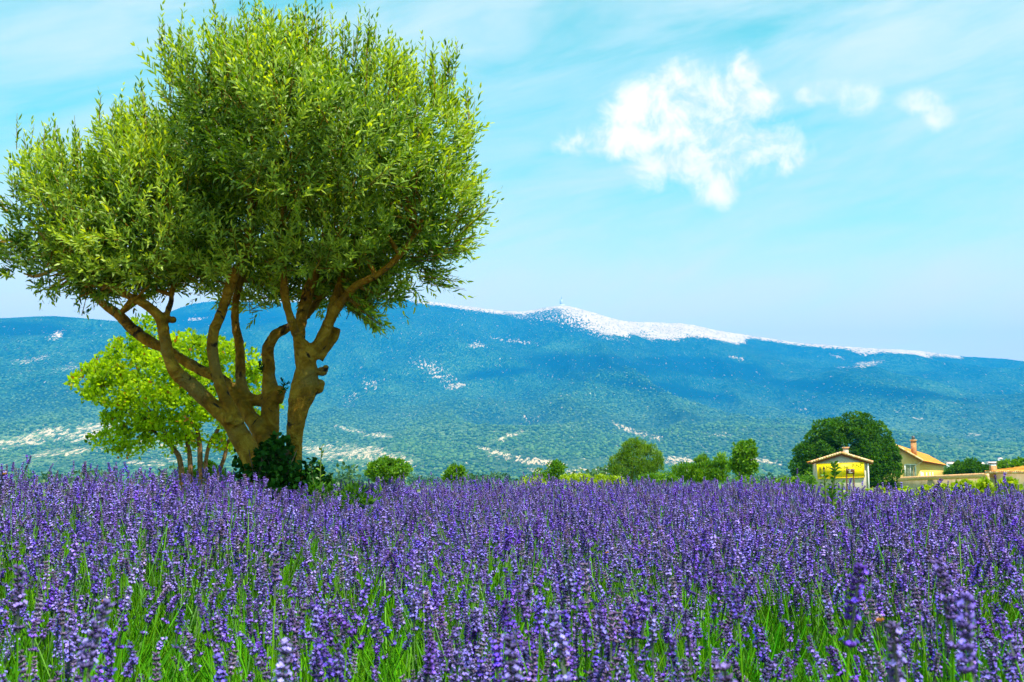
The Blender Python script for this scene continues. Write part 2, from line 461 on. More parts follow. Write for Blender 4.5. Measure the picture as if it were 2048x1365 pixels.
tt = np.concatenate([np.linspace(0, 1, nrow - 40), 1 + np.linspace(0.01, 0.32, 40)])
SX, TT = np.meshgrid(sx_, tt, indexing='ij')
PXC = np.repeat(px_c[:, None], len(tt), 1)
def ztan(py): return ((math.sin(PITCH) + math.cos(PITCH) * (CY - py) / F) / (math.cos(PITCH) - math.sin(PITCH) * (CY - py) / F))
zR = CAMZ + ztan(np.interp(px_c, main_px, main_py)) * Yr
zL = CAMZ + ztan(np.interp(px_c, left_px, left_py)) * 7600.0
sm = np.ones(9) / 9
def prof(t): return 0.30 * t + 0.70 * t ** 1.9
Y0 = 3000.0
MY = Y0 + (Yr - Y0) * TT
MX = SX * MY
rag = (fbm(PXC * 0.11, PXC * 0 + 2, 9, 4) - .5) * 9.0
def hill(zr, Yrid, fall):
    t_ = (MY - Y0) / (Yrid - Y0)
    zz = -37 + (zr[:, None] + 37) * prof(np.clip(t_, 0, 1))
    return np.where(t_ > 1, zr[:, None] - (t_ - 1) ** 1.0 * fall, zz), t_
zm, t_m = hill(zR, Yr, 2600.0)
zl, t_l = hill(zL, 7600.0, 3800.0)
wx = MX + 420 * (fbm(MX / 1900, MY / 1900, 21, 3) - .5) * 2
env = np.clip(t_m, 0, 1) ** 0.8 * np.clip(1 - t_m, 0, 1) ** 0.7 * 2
sp = (fbm(wx / 1250, MY / 3300, 31, 4, True) - .55) * 620 + (fbm(wx / 330, MY / 900, 41, 3, True) - .5) * 60 * smooth(.25, .55, t_m)
zm = zm + env * sp + (fbm(MX / 95, MY / 260, 51, 4) - .5) * 4 * np.clip((1.02 - t_m) * 8, 0.12, 1) * smooth(.3, .6, t_m)
envl = np.clip(t_l, 0, 1) ** 0.8 * np.clip(1 - t_l, 0, 1) ** 0.7 * 2
zl = zl + envl * (fbm(wx / 900, MY / 2200, 61, 4, True) - .55) * 260 + (fbm(MX / 95, MY / 260, 71, 4) - .5) * 4 * np.clip((1.02 - t_l) * 8, .12, 1) * smooth(.35, .6, t_l)
zm = zm + rag * smooth(0.9, 1.0, t_m)
kk = 25.0
MZ = np.maximum(zm, zl) + kk * 0.25 * np.maximum(0, 1 - np.abs(zm - zl) / kk) ** 2
MZ = np.where(TT <= 0.0, -38.5, MZ)
pxm, pym = project(MX, MY, MZ)
# bare limestone: scree cap below the summit ridge and scattered outcrops lower down
capx = np.array([-2000, 800, 820, 900, 960, 1000, 1060, 1150, 1200, 1250, 1380, 1440, 1480, 1505, 1600, 1700, 1820, 1915, 1940, 4000])
capy = np.array([500, 500, 603, 613, 622, 631, 645, 659, 669, 674, 679, 688, 686, 675, 690, 701, 712, 714, 700, 600.])
low = np.interp(pxm, capx, capy)
top = np.interp(pxm, main_px, main_py)
cap = smooth(-6, 7, low - pym + (fbm(MX / 160, MY / 400, 81, 5) - .5) * 26) * (t_m > 0.5)
stip = smooth(1150, 1240, pxm + (low - pym) * 2) * 0.62 + 0.34 + smooth(9, 1, pym - top) * .3
bare = cap * np.clip(stip, 0, 1)
zones = [(60, 878, 110, 20, .16, .8), (200, 862, 110, 26, .22, .8), (330, 890, 110, 26, 0, .6), (130, 905, 90, 10, .1, .7), (330, 925, 140, 8, 0.05, .6), (745, 915, 120, 26, -.12, 1.0), (640, 905, 60, 22, 0, .8),
         (690, 858, 60, 9, -.2, .8), (760, 872, 50, 6, -.1, .7), (1012, 876, 46, 7, .35, .85), (985, 903, 70, 7, -.3, .8), (1080, 925, 110, 10, -.15, .85), (1170, 944, 120, 10, 0, .7), (1262, 862, 55, 8, -.5, .8), (1300, 872, 40, 9, -.3, .6),
         (1350, 922, 60, 14, 0, .8), (1520, 922, 60, 9, -.1, .8), (1500, 940, 70, 8, 0, .5), (112, 672, 26, 14, .6, .8), (80, 716, 60, 8, .2, .55), (395, 638, 28, 5, .15, .8), (312, 700, 40, 20, 0, .3), (150, 735, 60, 10, .1, .5),
         (912, 773, 28, 8, .2, .85), (872, 742, 60, 20, -.5, .5), (952, 690, 24, 10, 0, .7), (1030, 682, 60, 5, -.1, .5), (1200, 672, 60, 6, -.2, .5), (1735, 727, 45, 9, .2, .8), (1680, 715, 30, 4, -.3, .6), (1472, 716, 22, 4, -.2, .7),
         (740, 770, 22, 14, 0, .6), (800, 830, 60, 6, 0, .3), (1150, 790, 60, 4, 0, .35), (1600, 818, 40, 3, 0, .5), (1690, 735, 20, 4, 0, .5), (1840, 838, 20, 3, 0, .6), (1950, 870, 20, 4, 0, .6), (1820, 930, 60, 4, 0, .5),
         (1950, 928, 90, 5, 0, .7), (830, 665, 20, 5, 0, .5), (700, 800, 30, 20, 0, .35), (1430, 870, 50, 6, 0, .45), (1100, 845, 60, 8, -.2, .35), (90, 640, 40, 3, 0, .2)]
for (cx_, cy_, rx_, ry_, sl, st) in zones:
    dx_ = (pxm - cx_); dy_ = (pym - cy_ + sl * dx_)
    q = np.sqrt((dx_ / rx_) ** 2 + (dy_ / ry_) ** 2)
    bare = np.maximum(bare, min(1, st * 1.15) * smooth(1.25, 0.2, q + (fbm(MX / 120, MY / 200, 91, 3) - .5) * 1.0))
strip = smooth(9, 3, pym - top) * smooth(815, 850, pxm) * smooth(1935, 1915, pxm) * (t_m > .8)
scree = np.clip(np.maximum(cap * np.clip(stip, 0, 1), strip * .85), 0, 1)
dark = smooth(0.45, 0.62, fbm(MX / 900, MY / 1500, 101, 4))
cloud_shade = 0  # broad cloud shadows on the slopes, painted into the forest colour
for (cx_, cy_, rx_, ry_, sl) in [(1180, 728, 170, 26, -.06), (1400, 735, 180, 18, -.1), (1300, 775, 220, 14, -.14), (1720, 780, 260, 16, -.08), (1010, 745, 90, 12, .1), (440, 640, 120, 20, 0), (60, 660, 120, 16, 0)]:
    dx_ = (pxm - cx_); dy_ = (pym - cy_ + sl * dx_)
    cloud_shade = np.maximum(cloud_shade, smooth(1.2, 0.3, np.sqrt((dx_ / rx_) ** 2 + (dy_ / ry_) ** 2) + (fbm(MX / 500, MY / 900, 111, 4) - .5) * .9))
dark = np.clip(dark * 0.4 + cloud_shade * 1.1, 0, 1)  # random darker wood plus the painted cloud shadows
foot = smooth(760, 900, pym)
nR = len(tt); a_, b_ = np.meshgrid(np.arange(ncol - 1), np.arange(nR - 1), indexing='ij')
mf = np.stack([a_ * nR + b_, (a_ + 1) * nR + b_, (a_ + 1) * nR + b_ + 1, a_ * nR + b_ + 1], -1).reshape(-1, 4)
M_mtn, t = mat('forested_limestone', 0.95, 0.05)
gc = t.node('ShaderNodeTexCoord').outputs['Object']
stretch = t.vmath('MULTIPLY', gc, (1.0, 0.26, 0.5))
nf = t.noise(stretch, 0.085, 6, 0.8); nm = t.noise(t.vmath('MULTIPLY', gc, (1.0, 0.5, 1.0)), 0.0032, 4, 0.6)
forest = t.ramp(t.math('ADD', t.math('MULTIPLY', nf, 0.8), t.math('MULTIPLY', nm, 0.22)), [(0.40, (0.002, 0.012, 0.008)), (0.50, (0.011, 0.05, 0.016)), (0.58, (0.05, 0.13, 0.035)), (0.70, (0.16, 0.23, 0.08))])
forest = t.mix(t.math('MULTIPLY', t.attr('foot'), t.rng(nm, 0.2, 0.6, 0.2, 0.8)), forest, t.ramp(nf, [(0.40, (0.015, 0.05, 0.018)), (0.5, (0.07, 0.13, 0.035)), (0.60, (0.20, 0.24, 0.09))]))
forest = t.mix(t.attr('wood_and_cloud_shade'), forest, (0.006, 0.028, 0.02))  # forest colour darkened for dense wood and for painted cloud shadow
rockc = t.ramp(t.noise(stretch, 0.01, 5, 0.65), [(0.35, (0.58, 0.40, 0.23)), (0.6, (0.70, 0.50, 0.30))])
nr = t.noise(t.vmath('MULTIPLY', gc, (0.8, 0.15, 0.5)), 0.085, 6, 0.76)
thr = t.math('SUBTRACT', 0.640, t.math('MULTIPLY', t.attr('bare_rock'), 0.165))
rk = t.rng(t.math('SUBTRACT', nr, thr), -0.012, 0.03)
rk2 = t.rng(t.math('SUBTRACT', t.math('ADD', t.attr('scree'), t.math('MULTIPLY', t.math('SUBTRACT', nr, 0.5), 4.8)), 0.56), -0.04, 0.12)
rk2 = t.math('MULTIPLY', rk2, t.rng(t.attr('scree'), 0.04, 0.25))
dots = t.rng(t.noise(t.vmath('MULTIPLY', gc, (1.0, 0.16, 0.5)), 0.15, 3, 0.6), 0.40, 0.50)
dots = t.mix(t.attr('foot'), (1, 1, 1), dots)
rk = t.math('MULTIPLY', rk, dots)
rk = t.math('MAXIMUM', t.math('MULTIPLY', rk, 0.9), rk2)
t.put(t.b.inputs['Base Color'], t.mix(rk, forest, rockc))
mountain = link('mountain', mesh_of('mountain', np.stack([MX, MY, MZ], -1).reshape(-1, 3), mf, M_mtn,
                {'bare_rock': bare.ravel(), 'scree': scree.ravel(), 'foot': foot.ravel(), 'wood_and_cloud_shade': dark.ravel()}, smooth_=True), kind='structure')

# separate tree crowns standing on the lower slopes
rgm = np.random.default_rng(404); nF = 110000
fc = rgm.uniform(60, ncol - 62, nF); ft = rgm.uniform(0, 1, nF) ** 0.9 * 0.60; fr_ = ft * (nrow - 40 - 1)
ic = fc.astype(int); ir = fr_.astype(int); uc = fc - ic; ur = fr_ - ir
def bil(A): return (A[ic, ir] * (1 - uc) + A[ic + 1, ir] * uc) * (1 - ur) + (A[ic, ir + 1] * (1 - uc) + A[ic + 1, ir + 1] * uc) * ur
fx, fy, fz, fb = bil(MX), bil(MY), bil(MZ), bil(bare)
kpF = (rgm.uniform(0, 1, nF) > fb * 1.7) & (rgm.uniform(.1, .6, nF) > ft) & (fbm(fx / 260, fy / 500, 131, 3) + rgm.normal(0, .12, nF) > .40) & (ir > 1)
fx, fy, fz = fx[kpF], fy[kpF], fz[kpF]
M_far = bpy.data.materials.new('far_crown'); M_far.use_nodes = True; t = NT(M_far.node_tree); _o = t.node('ShaderNodeOutputMaterial'); _b = t.node('ShaderNodeBsdfPrincipled'); t.l.new(_b.outputs[0], _o.inputs[0])
_b.inputs['Roughness'].default_value = .95; _b.inputs['Specular IOR Level'].default_value = .05
t.put(_b.inputs['Base Color'], t.ramp(t.node('ShaderNodeObjectInfo').outputs['Random'], [(0.0, (0.03, 0.075, 0.022)), (0.55, (0.06, 0.13, 0.03)), (1.0, (0.13, 0.21, 0.05))]))
_m = MB(); _m.ball((0, 0, .55), 1, 1, .85, 7, 5, wob=.14, seed=9); _v, _f = _m.data()
srcF = bpy.data.collections.new('far_crown_source'); srcF.objects.link(bpy.data.objects.new('far_crown', mesh_of('far_crown', _v, _f, M_far)))
FOREST = (np.stack([fx, fy, fz - 1.0], -1), rgm.uniform(3.0, 7.0, len(fx)), srcF)

# observatory mast on the summit
sb = P(1123, 612.5, Yr); sb[2] -= 4
ob = empty('observation_tower', sb, 'tiny pale tower with a mast on the bare mountain summit', 'tower')
m = MB(); m.box(sb + (3, 0, 8), 27, 12, 9); m.part('base_building', M_concrete, ob)
m = MB(); m.tube([sb + (0, 0, 10), sb + (0, 0, 45), sb + (0, 0, 62)], [10, 9, 7.5], 10); m.part('shaft', M_concrete, ob)
m = MB(); m.box(sb + (-11, -4, 38), 4, 4, 26); m.part('stair_tower', M_greypaint, ob)
m = MB(); m.tube([sb + (0, 0, 60), sb + (0, 0, 78), sb + (0, 0, 92)], [3.5, 2.6, 1.2], 6); m.part('antenna', M_greypaint, ob)


# ------------------------------------------------------------------ haze
HZ = 0.000088
M_haze = bpy.data.materials.new('air_haze'); M_haze.use_nodes = True
h = NT(M_haze.node_tree); pv = h.node('ShaderNodeVolumePrincipled'); ho = h.node('ShaderNodeOutputMaterial'); h.l.new(pv.outputs[0], ho.inputs['Volume'])
pv.inputs['Density'].default_value = HZ; pv.inputs['Color'].default_value = (0.0, 0.37, 1.0, 1); pv.inputs['Anisotropy'].default_value = 0.0
ztop = float(max(MZ.max(), sb[2] + 92)) + 12
mb = MB(); mb.box((0, 0, (ztop - 41) / 2), 12700, 12700, (ztop + 41) / 2)
V_, fs = mb.data()
haze = link('haze', mesh_of('haze', V_, fs, M_haze), kind='stuff')


# ------------------------------------------------------------------ foliage from lobes
def lobes3(lobes, D, dscale=0.9):
    out = []
    for lb in lobes:
        px, py, rx, ry = lb[:4]; dy = lb[4] if len(lb) > 4 else 0.0
        c = P(px, py, D + dy); k = (D + dy) / F
        out.append((c, np.array([rx * k, (rx + ry) / 2 * k * dscale, ry * k])))
    return out


def shell_points(lb, n, rg, r0=0.72, r1=1.02, reject=0.66):
    vol = np.array([r[0] * r[2] + r[0] * r[1] + r[1] * r[2] for _, r in lb]); pr = vol / vol.sum()
    pts = np.zeros((0, 3)); nrm = np.zeros((0, 3))
    while len(pts) < n:
        m_ = n * 2; k = rg.choice(len(lb), m_, p=pr)
        C = np.array([lb[i][0] for i in k]); R3 = np.array([lb[i][1] for i in k])
        d = unit(rg.normal(size=(m_, 3))); rad = rg.uniform(r0, r1, (m_, 1))
        p = C + d * R3 * rad; ok = np.ones(m_, bool)
        for (c, r) in lb:
            q = np.linalg.norm((p - c) / r, axis=1); ok &= ~(q < reject)
        pts = np.vstack([pts, p[ok]]); nrm = np.vstack([nrm, unit(d / R3)[ok]])
    return pts[:n], nrm[:n]


def clump_foliage(lobes, D, nclump, per, cr, L, Wd, seed, up=0.2, dscale=0.9, flat=1.0, r0=0.6, r1=1.0, reject=0.5):
    """leaf clumps spread over the lobes; returns leaf geometry"""
    rg = np.random.default_rng(seed); lb = lobes3(lobes, D, dscale)
    cp, cn = shell_points(lb, nclump, rg, r0, r1, reject)
    crr = cr * rg.uniform(0.6, 1.35, nclump)
    k = np.repeat(np.arange(nclump), per); n = len(k)
    d = unit(rg.normal(size=(n, 3)) + cn[k] * 0.7 + np.array([0, 0, up]))
    p = cp[k] + d * (crr[k] * rg.uniform(0.45, 1.0, n) ** 0.6)[:, None] * np.array([1, 1, flat])
    ld = unit(d * 0.8 + rg.normal(size=(n, 3)) * 0.6 + np.array([0, 0, up]))
    nn = unit(rg.normal(size=(n, 3)) + d)
    tint = np.clip(rg.normal(0.5, 0.2, n) + rg.normal(0, 0.14, nclump)[k], 0, 1)
    return leaves(p, ld, nn, L * rg.uniform(0.7, 1.25, n), Wd * rg.uniform(0.8, 1.2, n), tint)


def plant(name, label, cat, D, lobes, nclump, per, cr, L, Wd, M_leaf, trunks, M_tr, seed, group=None, **kw):
    bx = trunks[0][0][0] if trunks else lobes[0][0]
    b = P(bx, 950, D); b[2] = float(zg(b[0], b[1]))
    e = empty(name, b, label, cat, group)
    V_, Fc, ti = clump_foliage(lobes, D, nclump, per, cr, L, Wd, seed, **kw)
    part('crown', V_, Fc, M_leaf, e, {'tint': ti})
    if trunks:
        m = MB()
        for q, tr in enumerate(trunks):
            pts = [np.append(P(x, y, D + (dd[0] if dd else 0)), r * D / F) for (x, y, r, *dd) in tr]
            pts[0][2] = min(pts[0][2], float(zg(pts[0][0], pts[0][1])) - 0.05) if q < kw_trunks_ground.get(name, 99) else pts[0][2]
            sp_ = spline(pts, 5) if len(pts) > 1 else np.array(pts)
            m.tube(sp_[:, :3], sp_[:, 3], 7, wob=0.08, seed=q)
        m.part('trunk', M_tr, e, smooth_=True)
    return e


kw_trunks_ground = {'leafy_tree': 4}

# ------------------------------------------------------------------ buildings on the right
# yellow-signed shed
Ds = 90.0
gz = float(zg(P(1685, 950, Ds)[0], Ds))
pl = P(1634.5, 950, Ds); pr_ = P(1733, 950, Ds); pc = (pl + pr_) / 2
ang = math.radians(-11)
ax = np.array([math.cos(ang), math.sin(ang), 0]); ay = np.array([-math.sin(ang), math.cos(ang), 0]); Z = np.array([0, 0, 1.0])
hw = (pr_[0] - pl[0]) / 2; ze = P(1685, 923, Ds)[2]; za = P(1690, 907, Ds)[2]; front = np.array([pc[0], Ds, 0]); dep = 4.2
shed = empty('roadside_shed', (front[0], front[1], gz), 'small pale rendered shed with low gable roof in front of the round oak', 'shed')
def gable(hw_, z0, ze_, za_, o, ax_, ay_, depth):
    A = [o - ax_ * hw_ + Z * z0, o + ax_ * hw_ + Z * z0, o + ax_ * hw_ + Z * ze_, o + Z * za_, o - ax_ * hw_ + Z * ze_]
    B = [q + ay_ * depth for q in A]
    Vv = np.array(A + B)
    return Vv, [np.array([(0, 1, 6, 5), (1, 2, 7, 6), (2, 3, 8, 7), (3, 4, 9, 8), (4, 0, 5, 9)]), np.array([(0, 4, 3, 2, 1), (5, 6, 7, 8, 9)])]
Vv, ff = gable(hw, gz - .3, ze - .05, za - .12, front, ax, ay, dep)
part('wall', Vv, ff, M_shedwall, shed)
def roof_slope(name, A, B, C_, D_, mt, parent, rows, cols, thick=0.05, amp=0.035, kind='stuff'):
    """barrel-tiled slope: A,B eave ends, D_,C_ ridge ends; each column of tiles a half-round ridge, each course stepped"""
    A, B, C_, D_ = map(lambda q: np.asarray(q, float), (A, B, C_, D_))
    nrm = unit(np.cross(B - A, D_ - A)); nrm = nrm if nrm[2] > 0 else -nrm
    nu = cols * 4 + 1; VV = []
    for r in range(rows):
        for e_ in (0, 1):
            v = (r + e_ * 1.0) / rows; st = 0.03 * (1 - e_)
            for i in range(nu):
                u = i / (nu - 1)
                p = (A * (1 - u) + B * u) * (1 - v) + (D_ * (1 - u) + C_ * u) * v
                VV.append(p + nrm * (thick + st + amp * abs(math.sin(math.pi * u * cols)) + 0.01 * math.sin(i * 12.9 + r * 7.7)))
    f = []
    for r in range(rows * 2 - 1):
        for i in range(nu - 1): f.append((r * nu + i, r * nu + i + 1, (r + 1) * nu + i + 1, (r + 1) * nu + i))
    o = part(name, np.array(VV), np.array(f), mt, parent)
    m = MB(); 
    lo = [A, B, C_, D_]; m.add(np.array([q - nrm * .06 for q in lo] + [q + nrm * thick * .9 for q in lo]), f4=[(0, 1, 2, 3), (4, 7, 6, 5), (0, 4, 5, 1), (1, 5, 6, 2), (2, 6, 7, 3), (3, 7, 4, 0)])
    return o, m
ov = 0.42; fo = -ay * 0.15; bo = ay * (dep + .3)
apx = front + Z * za; el_ = front - ax * (hw + ov) + Z * (ze - .12); er_ = front + ax * (hw + ov) + Z * (ze - .12)
deckm = MB(); 
for (e1, nm) in ((el_, 'l'), (er_, 'r')):
    o, mm = roof_slope('roof_tiles', e1 + fo, e1 + bo, apx + bo, apx + fo, M_tile, shed, 9, 18)
    o['kind'] = 'stuff'; V_, fs = mm.data(); deckm.add(V_, f4=fs[0])
deckm.part('roof', M_redpole, shed)
m = MB()
for e1 in (el_, er_):
    d_ = apx - e1; L_ = np.linalg.norm(d_); d_ = d_ / L_; nn_ = unit(np.cross(d_, ay)); nn_ = nn_ if nn_[2] > 0 else -nn_
    for k in range(12):
        c0 = e1 + fo + d_ * (k + .5) * L_ / 12 + nn_ * 0.06
        m.tube([c0 - d_ * L_ / 25, c0 + d_ * L_ / 23], [.10, .085], 8)
v_o = m.part('verge_tiles', M_tilepale, shed); v_o['kind'] = 'stuff'
cb = front + ax * ((P(1698, 950, Ds)[0] - front[0])) + ay * 2.2
m = MB(); m.box(cb + Z * (P(1698, 900, Ds)[2] - .25), .2, .18, .42, ax, ay); m.part('chimney', M_shedwall, shed)
m = MB(); m.box(cb + Z * (P(1698, 899.6, Ds)[2] + .2), .27, .24, .035, ax, ay); m.part('chimney_cap', M_tilepale, shed)
m = MB(); m.tube([front + ax * (hw + .06) - ay * .08 + Z * (ze - .1), front + ax * (hw + .06) - ay * .08 + Z * (gz - .2)], [.05, .05], 8); m.part('downpipe', M_white, shed)
m = MB()
for e1 in (el_, er_):
    m.box((e1 + apx) / 2 + fo * .97 - Z * .09, np.linalg.norm(apx - e1) / 2 * .985, .02, .06, unit(apx - e1), ay, unit(np.cross(unit(apx - e1), ay)))
m.part('fascia', M_redpole, shed)

def text_geo(s, size, origin, axx, azz, out, depth=0.012, align='LEFT', xs=1.0):
    cu = bpy.data.curves.new('txt', 'FONT'); cu.body = s; cu.size = size; cu.extrude = depth / 2; cu.align_x = align
    cu.resolution_u = 3
    o = bpy.data.objects.new('txt', cu); COL.objects.link(o)
    dg = bpy.context.evaluated_depsgraph_get(); me = bpy.data.meshes.new_from_object(o.evaluated_get(dg))
    n = len(me.vertices); co = np.zeros(n * 3, np.float32); me.vertices.foreach_get('co', co); co = co.reshape(-1, 3)
    fs3 = [tuple(p.vertices) for p in me.polygons]
    COL.objects.unlink(o); bpy.data.objects.remove(o); bpy.data.meshes.remove(me)
    V_ = np.asarray(origin) + co[:, :1] * xs * axx + co[:, 1:2] * azz + co[:, 2:3] * out
    f3_ = [f for f in fs3 if len(f) == 3]; f4_ = [f for f in fs3 if len(f) == 4]
    return V_, f3_, f4_

# yellow sign on the gable
til = math.radians(2.0)
sx = ax * math.cos(til) + Z * math.sin(til); sz = -ax * math.sin(til) + Z * math.cos(til)
sc = np.array([P(1681.5, 950, Ds)[0], 0, 0]); offx = (sc[0] - front[0]) / ax[0]
sgn = front + ax * offx - ay * 0.09 + Z * P(1682, 941.5, Ds)[2]
shw, shh = 44.5 * Ds / F, 14.2 * Ds / F
sign = empty('hotel_sign', sgn, 'bright yellow painted hotel sign with arrow on the shed gable', 'sign')
m = MB(); m.box(sgn, shw, .03, shh, sx, ay, sz); m.part('board', M_yellowsign, sign)
m = MB()
for s_ in (-1, 1):
    m.box(sgn + sx * s_ * (shw + .012), .02, .045, shh + .03, sx, ay, sz); 
    m.box(sgn + sz * s_ * (shh + .012), shw - .01, .04, .02, sx, ay, sz)
m.part('frame', M_yellowsign, sign)
def letters(s, size, u, v, mt, nm, xs=1.0, rot=False):
    o_ = sgn - ay * .036 + sx * u * shw + sz * v * shh
    A, B = (sx, sz) if not rot else (sz, -sx)
    V_, a, b = text_geo(s, size, o_, A, B, -ay, xs=xs)
    return part(nm, V_, [x for x in (np.array(a), np.array(b)) if len(x)], mt, sign)
letters('HOTEL', .42, -.62, .30, M_olivepaint, 'lettering', .92)
letters('des', .34, 0.12, .30, M_olivepaint, 'lettering', .9)
letters('PINS', .42, .50, .34, M_olivepaint, 'lettering', .9)
letters('RESTAURANT', .22, -.30, -.22, M_olivepaint, 'lettering', 1.0)
letters('PISCINE', .15, -.25, -.72, M_olivepaint, 'lettering', 1.0)
letters('BEDOIN', .21, -.84, -.80, M_black, 'lettering', 1.0, True)
m = MB(); a0 = sgn - ay * .045 + sx * (-.72) * shw
m.box(a0 - sz * .1, .03, .012, .27, sx, ay, sz)
q = a0 + sz * .17; m.add(np.array([q - sx * .09, q + sx * .09, q + sz * .24, q - sx * .09 - ay * .012, q + sx * .09 - ay * .012, q + sz * .24 - ay * .012]), f3=[(0, 1, 2), (3, 5, 4)], f4=[(0, 3, 4, 1), (1, 4, 5, 2), (2, 5, 3, 0)])
m.part('arrow', M_black, sign)

# brown board on posts in front of it
Db = 55.0; bc = P(1700.5, 943, Db); zb_ = float(zg(bc[0], bc[1]))
bs = empty('brown_direction_board', (bc[0], bc[1], zb_), 'small dark brown board with white lines standing before the yellow sign', 'sign')
m = MB(); m.box(bc, 8.4 * Db / F, .02, 5.2 * Db / F); m.part('board', M_brown, bs)
for s_ in (-1, 1):
    m = MB(); x_ = bc + (s_ * 6.6 * Db / F, .04, 0); m.tube([(x_[0] + s_ * .03, x_[1], zb_ - .1), (x_[0], x_[1], bc[2] + .1)], [.035, .03], 6); m.part('post', M_brown, bs)
m = MB()
for k, (u, v, hl) in enumerate(((-.1, .55, .3), (-.2, .08, .25), (0.02, -.5, .45), (.62, .62, .1), (-.72, .55, .06))):
    m.box(bc + (u * 8.4 * Db / F, -.026, v * 5.2 * Db / F), hl * 8.4 * Db / F, .004, .010 + .004 * (k % 2))
m.part('printed_lines', M_white, bs, kind='stuff')

# long farmhouse
Dh = 140.0; VPX = 1950
cor = P(1839, 919, Dh); dv = np.array([(VPX - CX) / F, 1, 0]); dv /= np.linalg.norm(dv); pv_ = np.array([-dv[1], dv[0], 0])
gzh = -1.7; hwh = 3.0; Lh = 105.0; zeh = cor[2]; zah = P(1797, 889, Dh)[2]
mid = np.array([cor[0], cor[1], 0]) + pv_ * hwh
fh = empty('farmhouse', (mid[0], mid[1], gzh), 'long beige farmhouse with orange tiled roof right of the oak', 'house')
Vv, ff = gable(hwh, gzh - .3, zeh - .08, zah - .15, mid, -pv_, dv, Lh)
part('wall', Vv, ff, M_plaster, fh)
er = mid - pv_ * (hwh + .45) + Z * (zeh - .28); el2 = mid + pv_ * (hwh + .45) + Z * (zeh - .28); ap2 = mid + Z * zah
f0 = -dv * .4; f1 = dv * (Lh + .3); deckm = MB()
for e1, nm in ((er, 'r'), (el2, 'l')):
    o, mm = roof_slope('roof_tiles', e1 + f0, e1 + f1, ap2 + f1, ap2 + f0, M_tile, fh, 10, 190, amp=.07)
    o['kind'] = 'stuff'; V_, fs = mm.data(); deckm.add(V_, f4=fs[0])
deckm.part('roof', M_redpole, fh)
m = MB(); m.box(mid - pv_ * hwh - pv_ * .012 + dv * (Lh / 2 + .4) + Z * ((zeh + gzh) / 2 - .05), Lh / 2 - .5, .01, (zeh - gzh) / 2 - .1, dv, pv_); m.part('long_wall', M_ochre, fh)
d_ = ap2 - er; L_ = np.linalg.norm(d_); d_ /= L_; m = MB()
for k in range(18): m.tube([er + f0 + d_ * k * L_ / 18 + Z * .1, er + f0 + d_ * (k + 1.08) * L_ / 18 + Z * .12], [.12, .10], 8)
o = m.part('verge_tiles', M_tilepale, fh); o['kind'] = 'stuff'
# shuttered window in the gable, pipe, chimney
wx0 = P(1820.5, 942, Dh); u_ = np.dot(wx0 - mid, -pv_); wc = mid - pv_ * u_ * 1.0 - dv * .05 + Z * P(1820, 943.5, Dh)[2]
win = MB().box(wc, .62, .03, .80, -pv_, dv).part('window', M_metal, fh)
for s_ in (-1, 1):
    m = MB()
    for k in range(9): m.box(wc - pv_ * s_ * .28 - dv * .06 + Z * (-.68 + k * .17), .26, .02, .07, -pv_, dv)
    m.box(wc - pv_ * s_ * .28 - dv * .035, .27, .015, .78, -pv_, dv)
    m.part('shutter', M_shutter, fh)
m = MB(); m.box(wc - dv * .09, .03, .02, .82, -pv_, dv)
for s_ in (-1, 1): m.box(wc - dv * .07 - pv_ * s_ * .62, .05, .02, .86, -pv_, dv)
m.box(wc - dv * .07 + Z * .86, .66, .02, .05, -pv_, dv); m.part('window_frame', M_white, fh)
m = MB(); k0 = mid - pv_ * (hwh - .1) - dv * .1
m.tube([k0 - pv_ * .35 + Z * (zeh - .3), k0 + pv_ * .55 + Z * (zeh - .9), k0 + pv_ * .62 + Z * (zeh - 1.2), k0 + pv_ * .62 + Z * (gzh)], [.06] * 4, 6); m.part('downpipe', M_tilepale, fh)
chx = P(1823, 940, 1)[0]
tq = 4.5; 
cpos = mid - pv_ * 1.15 + dv * 8.0
sc_ = cpos[0] / cpos[1]; want = (1824 - CX) / F
cpos = mid + dv * 8.0; k_ = (want * cpos[1] - cpos[0]) / (-pv_[0] + want * pv_[1]); cpos = cpos - pv_ * k_
ct = P(1824, 882, cpos[1])[2]; cbz = zeh
m = MB(); m.box(cpos + Z * (ct + cbz) / 2, .33, .33, (ct - cbz) / 2, -pv_, dv); ch = m.part('chimney', M_brick, fh)
m = MB(); m.box(cpos + Z * (ct + .06), .41, .41, .06, -pv_, dv); m.part('chimney_cap', M_tilepale, ch)
m = MB(); m.tube([cpos + Z * (ct + .1), cpos + Z * (ct + .62)], [.22, .2], 8); m.part('chimney_pot', M_metal, ch)
for k in range(4):   # openings along the sunny side
    wq = mid - pv_ * (hwh + .05) + dv * (6.5 + k * 11.5) + Z * (zeh - 2.3)
    m = MB(); m.box(wq, .9, .03, .7, dv, pv_); m.part('window', M_white, fh)
m = MB(); dq = mid - pv_ * (hwh + .06) + dv * 1.4 + Z * (zeh - 2.6); m.box(dq, .5, .03, 1.1, dv, pv_); m.part('door', M_white, fh)
m = MB(); an = mid + dv * 3 + Z * zah
m.tube([an, an + Z * .75], [.03, .02], 5)
for k in range(3): m.tube([an + Z * (.45 + k * .12) - pv_ * .35, an + Z * (.45 + k * .12) + pv_ * .35], [.015, .015], 4)
m.part('television_aerial', M_metal, fh)

